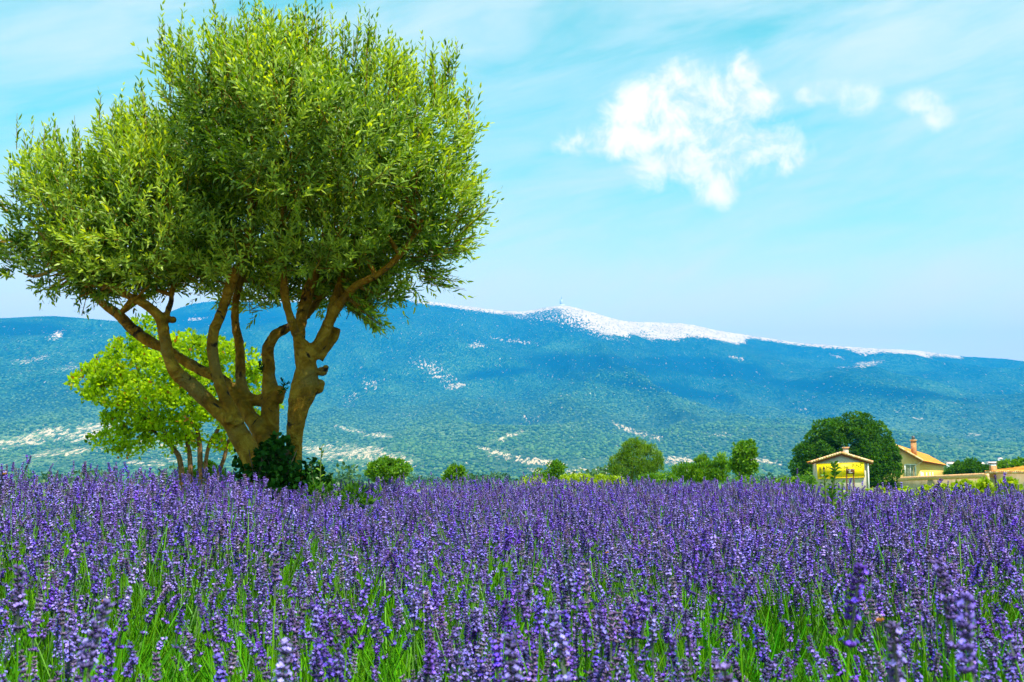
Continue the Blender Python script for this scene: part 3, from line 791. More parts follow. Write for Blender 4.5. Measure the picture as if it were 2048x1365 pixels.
# garden wall with tile coping
w0 = P(1797, 957.5, 118); w1 = P(1979, 950, 84)
wd = unit((w1 - w0) * (1, 1, 0)); wn = np.array([-wd[1], wd[0], 0]); Lw = np.linalg.norm((w1 - w0)[:2])
gw = empty('garden_wall', (w0[0], w0[1], -1.5), 'long beige garden wall with orange tile coping before the farmhouse', 'wall')
A = w0.copy(); B = w1.copy()
VV = [];
for q in (A, B):
    for s_ in (-1, 1):
        VV += [q * (1, 1, 0) + wn * .14 * s_ + Z * -2.2, q + wn * .14 * s_ - Z * .12]
VV = np.array(VV)
part('wall_body', VV, np.array([(0, 1, 5, 4), (2, 6, 7, 3), (1, 3, 7, 5), (0, 4, 6, 2), (0, 2, 3, 1), (4, 5, 7, 6)]), M_wallmat, gw)
nct = 90; proto = None
for k in range(nct):
    p0 = A + (B - A) * (k + .5) / nct
    if proto is None:
        m = MB(); m.tube([-wn * .27 - Z * .09, Z * .0, ], [.19, .16], 8); m.tube([Z * .0, wn * .27 - Z * .09], [.16, .19], 8)
        V_, fs = m.data(); proto = mesh_of('coping_tile', V_, fs, M_tilepale)
    o = link('coping_tile', proto, gw); o.location = Vector(p0) - gw.location; o.rotation_euler = (0, random.uniform(-.05, .05), random.uniform(-.06, .06))

# low tiled outbuilding at the right edge
Do = 80.0
o0 = P(1979, 947, 82); o1 = P(2120, 940, 74)
od = unit((o1 - o0) * (1, 1, 0)); on = np.array([-od[1], od[0], 0]); Lo = np.linalg.norm((o1 - o0)[:2])
out = empty('outbuilding', (o0[0], o0[1], -1.3), 'low outbuilding with orange tiled roof and stubby chimney at right edge', 'outbuilding')
zt = P(2048, 937, 78)[2]; zbse = P(2000, 946.5, 80)[2]
oo = o0 * (1, 1, 0)
m = MB(); m.box(oo + od * Lo / 2 + on * 1.6 + Z * ((zbse - 2.0) / 2), Lo / 2, 1.6, (zbse + 2.0) / 2, od, on); m.part('wall', M_wallmat, out)
e0 = oo - on * .3 + Z * (zbse + .02); r0_ = oo + on * 3.2 + Z * (zt + .1)
o, mm = roof_slope('roof_tiles', e0 - od * .2, e0 + od * (Lo + .3), r0_ + od * (Lo + .3), r0_ - od * .2, M_tile, out, 6, 40, amp=.06); o['kind'] = 'stuff'
mm.part('roof', M_redpole, out)
m = MB()
for k in range(32): 
    q = e0 + od * (k + .5) * (Lo / 32); m.tube([q - on * .06, q + on * .3 + Z * .1], [.09, .075], 7)
o = m.part('eave_tiles', M_tilepale, out); o['kind'] = 'stuff'
cq = P(1986, 938, 81.5)
m = MB(); m.box(cq - Z * .2, .20, .2, .42); co_ = m.part('chimney', M_brick, out)
m = MB(); m.box(cq + (0, 0, .36), .24, .22, .05); m.part('chimney_cap', M_metal, co_)

# overhead cable beyond the farmhouse
cb0 = P(1880, 919.5, 190); cb1 = P(2100, 925, 230)
cab = empty('overhead_cable', cb0, 'thin dark cable strung right of the farmhouse roof', 'cable')
m = MB(); pts = [cb0 + (cb1 - cb0) * k / 14 - Z * (0.9 * 4 * (k / 14) * (1 - k / 14)) for k in range(15)]; m.tube(pts, [.035] * 15, 4); m.part('wire', M_metal, cab)

# far houses on the plain
M_pink = rough_mat('pink_roof', (0.72, 0.42, 0.33), (0.82, 0.6, 0.5), 0.4, 0.1, 0.02)
for k, (px, py, wd_, hh, Df, lab) in enumerate([(1903, 927, 14, 4, 1300, 'far white house with pink roof, nearest the farmhouse roof end'), (1924, 927.5, 8, 3.5, 1400, 'small far white house left of the dark round bushes'),
        (1954, 926, 9, 3.5, 1500, 'small far house with pink roof above the round bushes'), (1966, 927, 5, 4, 1500, 'tiny far white house left of the long pink roofed hall'),
        (1992, 926, 27, 4, 1450, 'long low far hall with wide pink roof, above the outbuilding'), (2002, 917.5, 6, 3, 1900, 'tiny pale house higher up behind the long pink hall'),
        (2044, 919, 5, 4, 1900, 'tiny pale far house at the right edge of the view')]):
    c_ = P(px, py, Df); z0 = float(zg(c_[0], c_[1])); wM = wd_ * Df / F / 2; hM = max(hh * Df / F, 3)
    e = empty('distant_house', (c_[0], c_[1], z0), lab, 'house', 'far houses on the plain')
    o_ = np.array([c_[0], c_[1], 0]); zt_ = c_[2] + hM / 2
    Vv, ff = gable(4.5, z0 - 1, zt_ - 1.8, zt_ - .4, o_ - np.array([wM, -4.5, 0]), np.array([0, -1.0, 0]), np.array([1.0, 0, 0]), 2 * wM)
    part('wall', Vv, ff, M_white, e)
    m = MB()
    for s_ in (-1, 1):
        a = o_ + np.array([-wM - .5, 4.5 + s_ * 5.2, zt_ - 2.0]); b = o_ + np.array([-wM - .5, 4.5, zt_]); L2 = np.array([2 * wM + 1, 0, 0])
        m.add(np.array([a, a + L2, b + L2, b, a - Z * .3, a + L2 - Z * .3, b + L2 - Z * .3, b - Z * .3]), f4=[(0, 1, 2, 3), (4, 7, 6, 5), (0, 4, 5, 1), (1, 5, 6, 2), (2, 6, 7, 3), (3, 7, 4, 0)])
    m.part('roof', M_pink, e)

# ------------------------------------------------------------------ trees and shrubs beyond the field
plant('oak_tree', 'large round dark green oak behind the shed', 'tree', 104,
      [(1705, 892, 52, 40), (1662, 910, 48, 40), (1730, 920, 48, 46), (1640, 930, 40, 32), (1657, 866, 30, 22), (1683, 858, 17, 12), (1718, 853, 30, 19), (1748, 872, 26, 22), (1768, 897, 22, 20), (1780, 925, 18, 20), (1772, 955, 26, 28), (1690, 945, 76, 34), (1608, 912, 17, 15), (1600, 935, 14, 14), (1618, 958, 28, 24), (1632, 885, 20, 16)],
      560, 80, 0.48, 0.22, 0.13, M_oak, [[(1700, 985, 9), (1702, 940, 7), (1690, 900, 4)], [(1702, 985, 7), (1730, 930, 5), (1742, 900, 3)]], M_bark3, 21, r0=0.75, reject=0.72)
plant('pine_tree', 'rounded yellow green pine with pointed top in the centre', 'tree', 62,
      [(1272, 924, 28, 28), (1264, 903, 17, 17), (1265, 890, 8, 10), (1252, 908, 10, 12), (1302, 912, 12, 12), (1295, 928, 27, 30), (1250, 935, 25, 26), (1240, 936, 12, 10), (1311, 941, 13, 16), (1290, 903, 10, 10), (1270, 945, 46, 16)],
      190, 70, 0.26, 0.2, 0.03, M_pine, [[(1262, 985, 3.4), (1264, 950, 3), (1266, 915, 2)], [(1306, 985, 2), (1300, 950, 1.6)]], M_bark3, 22, up=0.9, r0=0.65, reject=0.6)
plant('leafy_sapling', 'slender leafy green sapling right of the ragged shrub', 'tree', 46,
      [(1490, 905, 17, 20), (1480, 925, 19, 16), (1497, 897, 12, 12), (1500, 936, 14, 10), (1470, 932, 10, 10), (1483, 950, 9, 14)],
      120, 26, 0.13, 0.15, 0.075, M_bush, [[(1479, 985, 3), (1481, 945, 2.4), (1490, 905, 1.2)]], M_bark3, 23, r0=.5, reject=.35)
plant('ragged_shrub', 'ragged green shrub with upright tips left of the sapling', 'shrub', 48,
      [(1400, 948, 30, 20), (1380, 950, 22, 16), (1437, 945, 18, 22), (1436, 925, 8, 14), (1405, 930, 8, 12), (1358, 950, 10, 12), (1425, 955, 30, 14)],
      170, 30, 0.17, 0.18, 0.05, M_bush, [[(1410, 990, 2), (1408, 950, 1.2)]], M_bark3, 24, up=1.0, r0=.5, reject=.35)
plant('round_bush', 'broad low green bush beyond the field right of the olive', 'shrub', 40,
      [(775, 945, 36, 20), (752, 942, 22, 16), (800, 940, 20, 16), (765, 930, 12, 10)], 150, 28, 0.13, 0.12, 0.06, M_bush, [[(775, 990, 2), (775, 950, 1.2)]], M_bark3, 25, r0=.55)
plant('round_bush', 'small pointed yellow green bush between lavender and orchard slope', 'shrub', 38,
      [(908, 950, 18, 14), (916, 942, 10, 9)], 60, 26, 0.10, 0.11, 0.05, M_bush, [[(908, 990, 1.5), (908, 955, 1)]], M_bark3, 26)
plant('young_tree', 'small upright young tree with two tufts in the middle', 'tree', 42,
      [(1110, 945, 14, 18), (1116, 935, 9, 9), (1078, 955, 10, 12), (1095, 962, 22, 10)], 70, 24, 0.11, 0.12, 0.06, M_bush, [[(1108, 990, 1.5), (1109, 950, 1)], [(1079, 990, 1.2), (1078, 958, 0.8)]], M_bark3, 27)
plant('hedge', 'low bright yellow green growth left of the pine', 'hedge', 36,
      [(1150, 962, 26, 10), (1195, 964, 34, 9), (1225, 966, 26, 8), (1060, 968, 26, 8)], 150, 24, 0.10, 0.10, 0.05, M_vine, [], None, 28)
plant('low_scrub', 'low green scrub under and right of the sapling', 'shrub', 40,
      [(1490, 968, 26, 8), (1340, 958, 16, 8), (1310, 962, 30, 10), (1575, 968, 40, 7)], 120, 22, 0.10, 0.10, 0.05, M_bush, [], None, 29)
plant('garden_bush', 'dense green bushes behind the garden wall', 'shrub', 128,
      [(1930, 940, 26, 11), (1944, 934, 15, 10), (1915, 944, 16, 7), (1966, 944, 14, 8), (1905, 946, 12, 5)], 210, 34, 0.35, 0.3, 0.16, M_oak, [], None, 30)
plant('garden_bush', 'long rounded green hedge behind the outbuilding roof', 'shrub', 100,
      [(2020, 934, 28, 7), (2055, 931, 34, 9)], 130, 30, 0.30, 0.25, 0.15, M_bush, [], None, 31)
plant('shade_bush', 'green bush at the foot of the left tree', 'shrub', 17.5,
      [(390, 965, 22, 22), (420, 955, 18, 24), (345, 975, 10, 14), (450, 975, 16, 14)], 60, 24, 0.09, 0.075, 0.045, M_bush, [], None, 32)
plant('oak_shrub', 'bright green scrub at the left foot of the shed', 'shrub', 86,
      [(1610, 965, 18, 12), (1590, 968, 16, 8)], 60, 26, 0.25, 0.2, 0.12, M_bush, [], None, 33)
# grape vines in front of the garden wall
vl = ['leftmost yellow green vine below the wall, beside the oak', 'low vine below the wall, second from the oak', 'vine below the middle of the coping tiles', 'vine left of the outbuilding corner', 'vine below the outbuilding chimney', 'tall yellow vine below the outbuilding roof', 'yellow green vine at the right edge']
for k, (px, py, D_) in enumerate([(1752, 976, 30), (1815, 978, 27), (1858, 972, 26), (1898, 972, 24), (1928, 968, 22), (1965, 969, 21), (2015, 964, 20)]):
    plant('grapevine', vl[k], 'vine', D_, [(px, py + 10, 13, 9), (px - 9, py + 14, 9, 7), (px + 10, py + 13, 9, 7), (px, py + 26, 18, 12)], 34, 16, 0.07, 0.10, 0.085, M_vine,
          [[(px, 1040, 2), (px, py + 6, 1.4)]], M_bark3, 40 + k, 'grapevines before the garden wall')

# second tree, yellow green, behind the olive
D2 = 17.0
t2 = P(395, 985, D2)
plant('leafy_tree', 'yellow green many-stemmed tree behind the left side of the olive', 'tree', D2,
      [(215, 775, 62, 52, -.3), (255, 730, 60, 60, 0), (300, 700, 62, 40, .2), (330, 760, 80, 60, -.5), (390, 715, 66, 52, 0), (455, 740, 52, 58, 0), (400, 800, 86, 56, -.4), (300, 820, 70, 46, -.3), (250, 845, 40, 42, 0), (185, 758, 40, 34, 0),
       (215, 885, 42, 20, 0), (262, 888, 34, 22, 0), (330, 868, 56, 30, -.2), (372, 870, 44, 24, 0), (455, 885, 30, 22, 0), (500, 790, 42, 56, .2), (290, 660, 26, 20, 0), (545, 815, 22, 30, .3), (495, 730, 24, 30, 0), (470, 868, 24, 16, .3)],
      980, 18, 0.085, 0.07, 0.042, M_yellow,
      [[(372, 1060, 7), (362, 935, 6), (345, 895, 5), (320, 850, 4), (280, 800, 3)], [(380, 1060, 6), (380, 930, 5), (374, 880, 4), (375, 820, 3)], [(402, 1060, 6), (400, 930, 5.5), (398, 880, 5), (385, 820, 4), (380, 760, 2)],
       [(404, 1060, 5), (412, 920, 4), (432, 866, 4), (460, 820, 3), (480, 770, 2)],
       [(430, 965, 4), (448, 918, 4), (458, 880, 3.5), (480, 830, 2.5)], [(345, 895, 4), (300, 855, 3), (262, 800, 3), (240, 790, 2)], [(300, 855, 3), (270, 832, 2.4), (232, 836, 1.8)], [(330, 860, 3), (290, 862, 2.2), (250, 860, 1.6)],
       [(385, 820, 3), (330, 780, 2.5), (290, 760, 1.8)], [(320, 850, 3), (302, 790, 2.6), (310, 720, 2)], [(262, 800, 2.4), (215, 770, 1.5)]],
      M_bark2, 50, r0=0.5, r1=1.0, reject=0.42, up=0.5)

# distant wood on the plain: one mass
rg = np.random.default_rng(5); n = 1100
yy = rg.uniform(240, 2800, n) ; xx = yy * rg.uniform(-.62, .62, n) ; zz = zg(xx, yy); rad = rg.uniform(1.6, 3.6, n) * (1 + yy / 2500)
k = np.repeat(np.arange(n), 80); d = unit(rg.normal(size=(len(k), 3)))
pp = np.stack([xx, yy, zz + rad * .75], -1)[k] + d * (rad[k] * rg.uniform(.6, 1, len(k)))[:, None] * np.array([1, 1, .8])
V_, Fc, ti = leaves(pp, unit(rg.normal(size=pp.shape)), unit(rg.normal(size=pp.shape)), rad[k] * .34, rad[k] * .22, np.clip(rg.normal(.5, .2, n)[k] + rg.normal(0, .1, len(k)), 0, 1))
link('wood', mesh_of('wood', V_, Fc, M_wood, {'tint': ti}), kind='stuff', label='scattered far trees covering the plain below the mountain')

# grass strip behind the lavender
n = 26000; yy = rg.uniform(9.5, 34, n); xx = yy * rg.uniform(-.6, .62, n); zz = zg(xx, yy)
keep = (fbm(xx * .5, yy * .5, 8, 3) > .42); yy, xx, zz = yy[keep], xx[keep], zz[keep]; n = len(xx)
pp = np.stack([xx, yy, zz - .02], -1); dd = unit(np.stack([rg.normal(0, .3, n), rg.normal(0, .3, n), np.ones(n)], -1))
V_, Fc, ti = leaves(pp, dd, unit(rg.normal(size=pp.shape)), rg.uniform(.2, .55, n), rg.uniform(.012, .03, n), np.clip(rg.normal(.5, .25, n), 0, 1))
link('grass', mesh_of('grass', V_, Fc, M_vine, {'tint': ti}), kind='stuff', label='tall yellow green grass beyond the lavender')

# ------------------------------------------------------------------ the olive tree
DT = 9.0; KT = DT / F
tb = P(556, 985, DT); tb[2] = 0
olive = empty('olive_tree', tb, 'large many-limbed olive tree with dense green crown standing in the lavender', 'tree')
limbs = [
    # right main stem
    [(592, 1150, 30, 0), (590, 1000, 25, 0), (588, 947, 21, 0), (588, 900, 20, 0), (590, 868, 20, 0), (597, 818, 25, 0), (607, 780, 31, 0), (613, 742, 27, 0), (614, 710, 22, 0), (626, 700, 16, 0)],
    [(606, 735, 16, .02), (599, 690, 14, .05), (600, 655, 14, .1), (607, 620, 14, .15), (620, 575, 13, .2), (632, 540, 11, .25), (650, 470, 9, .3), (660, 380, 6, .3)],
    [(626, 712, 14, -.03), (612, 693, 12.5, -.06), (596, 675, 11, -.1), (582, 640, 10, -.15), (571, 596, 9.5, -.2), (567, 550, 9, -.25), (560, 480, 8, -.3), (570, 400, 6, -.4)],
    [(624, 712, 18, 0), (642, 682, 15, 0), (657, 650, 14, .02), (668, 609, 12, .08), (680, 570, 10, .15), (700, 500, 8, .2), (720, 420, 6, .3)],
    [(655, 652, 12, -.02), (672, 618, 12, -.06), (690, 595, 10.5, -.1), (713, 571, 9.5, -.15), (752, 551, 8, -.2), (800, 510, 6.5, -.3), (840, 450, 5, -.3)],
    [(636, 716, 14, .04), (655, 692, 12, .06), (668, 672, 11, .08), (674, 656, 9.5, .08)],
    # middle stem behind
    [(545, 1120, 30, .2), (542, 960, 27, .22), (539, 901, 24, .25), (540, 847, 22, .25), (541, 797, 22, .25), (538, 759, 16, .25), (536, 721, 15, .25), (537, 694, 13.5, .25), (552, 670, 12, .25), (576, 656, 11, .27), (602, 640, 10, .3), (640, 600, 8, .4), (690, 540, 7, .5)],
    [(550, 800, 18, .22), (560, 784, 13, .2), (563, 776, 8, .2)],
    [(530, 800, 16, .27), (512, 801, 14, .3), (494, 793, 14, .33), (482, 767, 12.5, .36), (481, 734, 12, .38), (478, 684, 10.5, .4), (470, 646, 9.8, .42), (471, 604, 9, .45), (482, 560, 8, .5), (500, 480, 7, .55), (520, 380, 5, .6)],
    # left limbs
    [(530, 1120, 34, 0), (515, 960, 30, 0), (500, 909, 27, 0), (480, 872, 24, -.02), (455, 838, 21, -.05), (418, 806, 18, -.1), (384, 772, 17, -.15), (356, 748, 17, -.2), (338, 717, 14, -.22), (329, 675, 13, -.25), (322, 640, 13.5, -.27), (300, 616, 11, -.3), (264, 596, 9, -.35), (215, 570, 7, -.4), (150, 520, 5, -.4)],
    [(325, 650, 10, -.27), (337, 620, 7.5, -.25), (344, 590, 6.5, -.25), (350, 530, 5.5, -.2), (340, 440, 4.5, -.1)],
    [(476, 850, 17, -.08), (463, 822, 15, -.1), (446, 788, 14.5, -.13), (432, 742, 13, -.15), (425, 700, 13, -.18), (427, 665, 13, -.2), (442, 628, 12, -.22), (458, 580, 12.5, -.25), (470, 546, 12, -.28), (490, 510, 11, -.3), (500, 460, 9, -.3), (500, 380, 7, -.3), (490, 280, 5, -.3)],
    [(540, 940, 24, .15), (524, 872, 22, .2), (497, 828, 17, .28), (468, 786, 14, .33), (442, 759, 13.5, .36), (404, 742, 13, .4), (367, 721, 12, .45), (333, 699, 12.5, .5), (300, 684, 13, .55), (267, 660, 13, .6), (238, 630, 12, .65), (212, 612, 10, .7), (185, 590, 7, .7), (130, 540, 5, .7)],
]
m = MB()
for q, lb in enumerate(limbs):
    pts = []
    for (x, y, r, d) in lb:
        p = P(x, y, DT + d); pts.append(np.append(p, r * (.86 if y < 900 else .82) * (DT + d) / F))
    s3 = spline(pts, 6); m.tube(s3[:, :3], s3[:, 3], 12, wob=0.07, seed=q)
for (x, y, r, d) in [(645, 743, 11, -.02), (651, 736, 7, -.05), (634, 775, 15, .02), (640, 768, 10, 0), (630, 690, 9, -.05), (455, 838, 13, -.14), (560, 782, 12, .18), (541, 700, 8, .2), (346, 640, 8, -.25), (604, 800, 20, .0)]:
    m.ball(P(x, y, DT + d), r * KT, r * KT, r * KT * .9, wob=.1, seed=int(x))
m.ball(P(550, 1020, DT + .1), 46 * KT, 44 * KT, 66 * KT, wob=.08, seed=3)
V_, fs = m.data()
tr = part('trunk', V_, fs, M_bark, olive, smooth_=True)
rm = tr.modifiers.new('weld_limbs', 'REMESH'); rm.mode = 'VOXEL'; rm.voxel_size = 0.0085; rm.use_smooth_shade = True
sm_ = tr.modifiers.new('soften', 'SMOOTH'); sm_.factor = 0.5; sm_.iterations = 3
tx_ = bpy.data.textures.new('bark_relief', 'CLOUDS'); tx_.noise_scale = .075; tx_.noise_depth = 4
dm_ = tr.modifiers.new('bark_relief', 'DISPLACE'); dm_.texture = tx_; dm_.strength = .02; dm_.mid_level = .5; dm_.texture_coords = 'LOCAL'

crown_l = [(110, 440, 112, 95, 0), (185, 415, 110, 95, -.35), (215, 420, 120, 95, .45), (310, 365, 115, 110, 0), (300, 450, 150, 120, -.4), (400, 275, 90, 140, -.2), (395, 300, 95, 130, .6), (482, 212, 98, 105, 0), (585, 206, 108, 112, .1),
           (560, 260, 150, 160, -1.0), (430, 230, 110, 120, -.75), (560, 280, 150, 180, .8), (690, 230, 112, 118, 0), (700, 280, 135, 140, -.9), (780, 280, 105, 115, .2), (820, 330, 90, 125, 0), (815, 420, 100, 98, -.4), (830, 430, 95, 92, .4), (800, 480, 110, 85, .1),
           (660, 470, 150, 100, -.25), (480, 450, 160, 110, -.3), (330, 480, 160, 90, .4), (200, 500, 130, 75, 0), (90, 470, 85, 60, 0), (430, 500, 150, 90, .8), (650, 480, 160, 110, .8), (700, 560, 70, 60, .3), (560, 560, 60, 50, .7), (740, 590, 40, 40, .1), (140, 545, 60, 40, 0), (300, 555, 70, 40, .4), (110, 525, 75, 45, -.4), (200, 560, 75, 38, -.45), (310, 560, 80, 38, -.3), (60, 500, 60, 40, .3), (250, 580, 60, 30, .1), (120, 565, 70, 34, -.1), (60, 535, 60, 34, 0), (180, 585, 60, 26, -.3), (610, 570, 60, 45, .9), (400, 560, 60, 40, .9)]
L3 = lobes3(crown_l, DT, 0.85)
rg = np.random.default_rng(77)
def shoots(base, dirs, length, nl, rg, L=0.078, Wd=0.0160, young=0.0):  # young: tint shift for growth, also carrying painted crown light and shade
    n = len(base); k = np.repeat(np.arange(n), nl); j = np.tile(np.arange(nl), n)
    t_ = (j // 2) / ((nl - 1) // 2 + .001)
    d = dirs[k]; bend = np.array([0, 0, .25]); 
    pos = base[k] + d * (length[k] * t_)[:, None] + bend * (length[k] * t_ ** 2)[:, None] * .4
    a = unit(np.cross(d, rg.normal(size=(n, 3))[k])); b = np.cross(d, a)
    phi = (j % 2) * math.pi + (j // 2) * 1.65 + rg.uniform(-.3, .3, n * nl)
    sd_ = a * np.cos(phi)[:, None] + b * np.sin(phi)[:, None]
    op = 0.95 - 0.5 * t_ + rg.normal(0, .12, n * nl)
    ld = unit(d + sd_ * op[:, None])
    LL = L * rg.uniform(.7, 1.2, n * nl) * (1 - .35 * t_ ** 2)
    nn = unit(sd_ * -.4 + d + rg.normal(size=(n * nl, 3)) * .35)
    tint = np.clip(rg.normal(.42, .2, n * nl) + .28 * t_ + (rg.normal(0, .1, n) + young)[k], 0, 1)  # young carries painted crown light and shade besides growth
    return pos, ld, nn, LL, np.full(n * nl, Wd) * rg.uniform(.8, 1.25, n * nl), tint
sp0, sn0 = shell_points(L3, 12500, rg, .76, 1.0, .76)
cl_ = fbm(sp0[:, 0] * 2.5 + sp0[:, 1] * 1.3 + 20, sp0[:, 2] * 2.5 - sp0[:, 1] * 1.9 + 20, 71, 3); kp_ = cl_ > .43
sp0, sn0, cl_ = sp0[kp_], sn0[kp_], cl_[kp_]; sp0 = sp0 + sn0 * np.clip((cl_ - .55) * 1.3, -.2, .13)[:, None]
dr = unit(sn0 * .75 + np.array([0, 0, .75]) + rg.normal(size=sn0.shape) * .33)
S1 = shoots(sp0, dr, rg.uniform(.10, .27, len(sp0)), 11, rg, young=np.clip((cl_ - .56) * 1.6, -.25, .25))  # hollows tinted darker, jutting shoots lighter: crown shade in the colour besides new growth
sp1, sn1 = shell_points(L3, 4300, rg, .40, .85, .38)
S2 = shoots(sp1, unit(sn1 * .4 + np.array([0, 0, .5]) + rg.normal(size=sn1.shape) * .6), rg.uniform(.1, .2, len(sp1)), 9, rg, young=-.2)  # inner leaves tinted darker for the crown's interior shade, besides leaf age
cand, cn = shell_points(L3, 2600, rg, .93, 1.0, .97); sel = (cn[:, 2] > .25); cand, cn = cand[sel][:170], cn[sel][:170]
for (x, y, d_, k_) in [(335, 130, 0, 12), (357, 150, .1, 9), (520, 85, 0, 12), (495, 100, .3, 8), (605, 80, 0, 14), (585, 100, -.2, 9), (712, 110, 0, 11), (730, 125, .2, 8), (885, 175, 0, 13), (868, 190, .2, 9), (225, 285, 0, 10), (95, 330, 0, 10), (125, 325, -.2, 8), (440, 110, 0, 12), (800, 165, 0, 8), (60, 350, 0, 9), (295, 250, -.1, 10), (655, 95, 0, 8), (930, 250, 0, 9), (250, 275, .2, 8)]:
    q_ = P(x, y, DT + d_)[None] + rg.normal(size=(k_, 3)) * np.array([.055, .06, .09]); cand = np.vstack([cand, q_]); cn = np.vstack([cn, rg.normal(size=(k_, 3)) * .35])
for (x, y, dx_, dz_, k_) in [(925, 450, .8, .7, 10), (900, 500, 1, .2, 6), (905, 370, .8, .7, 8), (20, 420, -.7, .6, 8), (30, 500, -1, .1, 8), (720, 615, .9, -.75, 12), (690, 600, .9, -.6, 8), (850, 555, 1, -.2, 10), (850, 520, 1, 0, 8)]:
    q_ = P(x, y, DT)[None] + rg.normal(size=(k_, 3)) * np.array([.05, .1, .05]); cand = np.vstack([cand, q_]); cn = np.vstack([cn, np.repeat(np.array([[dx_ * 3.5, 0, dz_ * 3.5 - 3.5]]), k_, 0)])
S3 = shoots(cand, unit(cn * .35 + np.array([0, 0, 1.3]) + rg.normal(size=cn.shape) * .16), rg.uniform(.16, .34, len(cand)), 15, rg)
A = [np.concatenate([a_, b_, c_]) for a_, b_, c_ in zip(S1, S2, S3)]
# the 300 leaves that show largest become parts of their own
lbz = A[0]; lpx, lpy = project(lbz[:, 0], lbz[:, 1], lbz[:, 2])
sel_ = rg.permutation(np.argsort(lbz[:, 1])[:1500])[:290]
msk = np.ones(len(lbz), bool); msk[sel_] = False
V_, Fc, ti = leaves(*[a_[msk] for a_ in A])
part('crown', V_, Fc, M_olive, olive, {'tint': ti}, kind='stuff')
protos = []
for q in range(6):
    v_, f_, t_ = leaves(np.zeros((1, 3)), np.array([[0, 0, 1.0]]), np.array([[0, 1.0, 0]]), np.array([.072]), np.array([.0175]), np.array([.25 + q * .13]))
    protos.append(mesh_of('leaf', v_, f_, M_olive, {'tint': t_}))
for q, i in enumerate(sel_):
    o = link('leaf', protos[q % 6], olive)
    zx = Vector(A[1][i]); xx_ = Vector(np.cross(A[2][i], A[1][i])).normalized(); yy_ = zx.cross(xx_)
    R3m = Matrix((xx_, yy_, zx)).transposed().to_4x4(); s_ = A[3][i] / .072
    o.matrix_local = Matrix.Translation(Vector(A[0][i]) - olive.location) @ R3m @ Matrix.Scale(s_, 4)
# twigs and inner branches
m = MB(); ends = []
for lb in limbs:
    for (x, y, r, d) in lb:
        if y < 640: ends.append(P(x, y, DT + d))
ends = np.array(ends)
for q, (c, r) in enumerate(L3):
    for z_ in range(3):
        tgt = c + unit(rg.normal(size=3)) * r * .45; e0_ = ends[np.argmin(np.linalg.norm(ends - tgt, axis=1))]
        md = (e0_ + tgt) / 2 + rg.normal(size=3) * .05
        s3 = spline([np.append(e0_, .02), np.append(md, .014), np.append(tgt, .006)], 4); m.tube(s3[:, :3], s3[:, 3], 5)
i_ = rg.choice(len(sp0), 1500, replace=False)
for q in i_:
    a = sp0[q] - dr[q] * .12; b = sp0[q] + dr[q] * .16
    m.tube([a, b], [.004, .0018], 3, cap=False)
for q in range(len(cand)): 
    d_ = unit(cn[q] * .35 + np.array([0, 0, 1.3])); m.tube([cand[q] - d_ * .05, cand[q] + d_ * .25], [.004, .0015], 3, cap=False)
m.part('branches', M_bark, olive, kind='stuff')
# shoots sprouting from pruned stubs
pz = np.array([P(566, 772, DT + .15), P(520, 738, DT + .2), P(524, 742, DT + .2), P(562, 780, DT + .15), P(641, 688, DT)]); pz = np.repeat(pz, 3, 0)
A2 = shoots(pz, unit(rg.normal(size=pz.shape) * .5 + np.array([.3, -.2, .6])), np.full(len(pz), .05), 9, rg, .04, .011)
V_, Fc, ti = leaves(*A2); part('stub_shoots', V_, Fc, M_ivy, olive, {'tint': ti})

# ivy round the foot
iv = P(550, 960, DT - .2); ivo = empty('ivy', (iv[0], iv[1], 0), 'dark green ivy climbing round the foot of the olive', 'ivy')
V_, Fc, ti = clump_foliage([(545, 935, 38, 48, -.12), (528, 970, 28, 40, -.1), (572, 962, 38, 28, -.22), (556, 905, 22, 26, -.1), (600, 985, 52, 30, -.25), (486, 950, 10, 46, .05), (625, 945, 14, 22, 0), (635, 975, 18, 30, -.1), (548, 1000, 46, 40, -.3)], DT, 230, 12, .055, .05, .042, 61, up=-.1, r0=.6, reject=.5)
part('leaves', V_, Fc, M_ivy, ivo, {'tint': ti}, kind='stuff')
m = MB()
for q in range(16):
    x = random.uniform(505, 580); s3 = spline([np.append(P(x + random.uniform(-15, 15), 1060, DT - .22), .006), np.append(P(x, 960, DT - .24), .005), np.append(P(x + random.uniform(-20, 20), 900, DT - .16), .003)], 4)
    m.tube(s3[:, :3], s3[:, 3], 4)
m.part('stems', M_bark3, ivo, kind='stuff')

# ------------------------------------------------------------------ weeds in the lavender
def weed(label, D, stem, nl, L, Wd, M_, seed, spread=.8, side=None):
    rg = np.random.default_rng(seed)
    s3 = spline([np.append(P(x, y, D), r * D / F) for (x, y, r) in stem], 6)
    b = s3[0].copy(); e = empty('weed', (b[0], b[1], 0), label, 'weed'); s3[0][2] = min(s3[0][2], 0)
    m = MB(); m.tube(s3[:, :3], s3[:, 3], 5); m.part('stem', M_stemgreen, e)
    tq_ = np.linspace(.25, 1, nl); idx = tq_ * (len(s3) - 1); i0 = np.floor(idx).astype(int).clip(0, len(s3) - 2); fr = (idx - i0)[:, None]
    pos = s3[i0, :3] * (1 - fr) + s3[i0 + 1, :3] * fr
    ph = np.arange(nl) * 2.4; d = np.stack([np.cos(ph), np.sin(ph) * .6, np.full(nl, .45 + .0) + rg.uniform(-.2, .5, nl)], -1)
    V_, Fc, ti = leaves(pos, unit(d), unit(rg.normal(size=d.shape) + np.array([0, -1, 1])), L * rg.uniform(.7, 1.2, nl) * (1.1 - .5 * tq_), np.full(nl, Wd), np.clip(rg.normal(.5, .25, nl), 0, 1), .2)
    part('leaves', V_, Fc, M_, e, {'tint': ti})
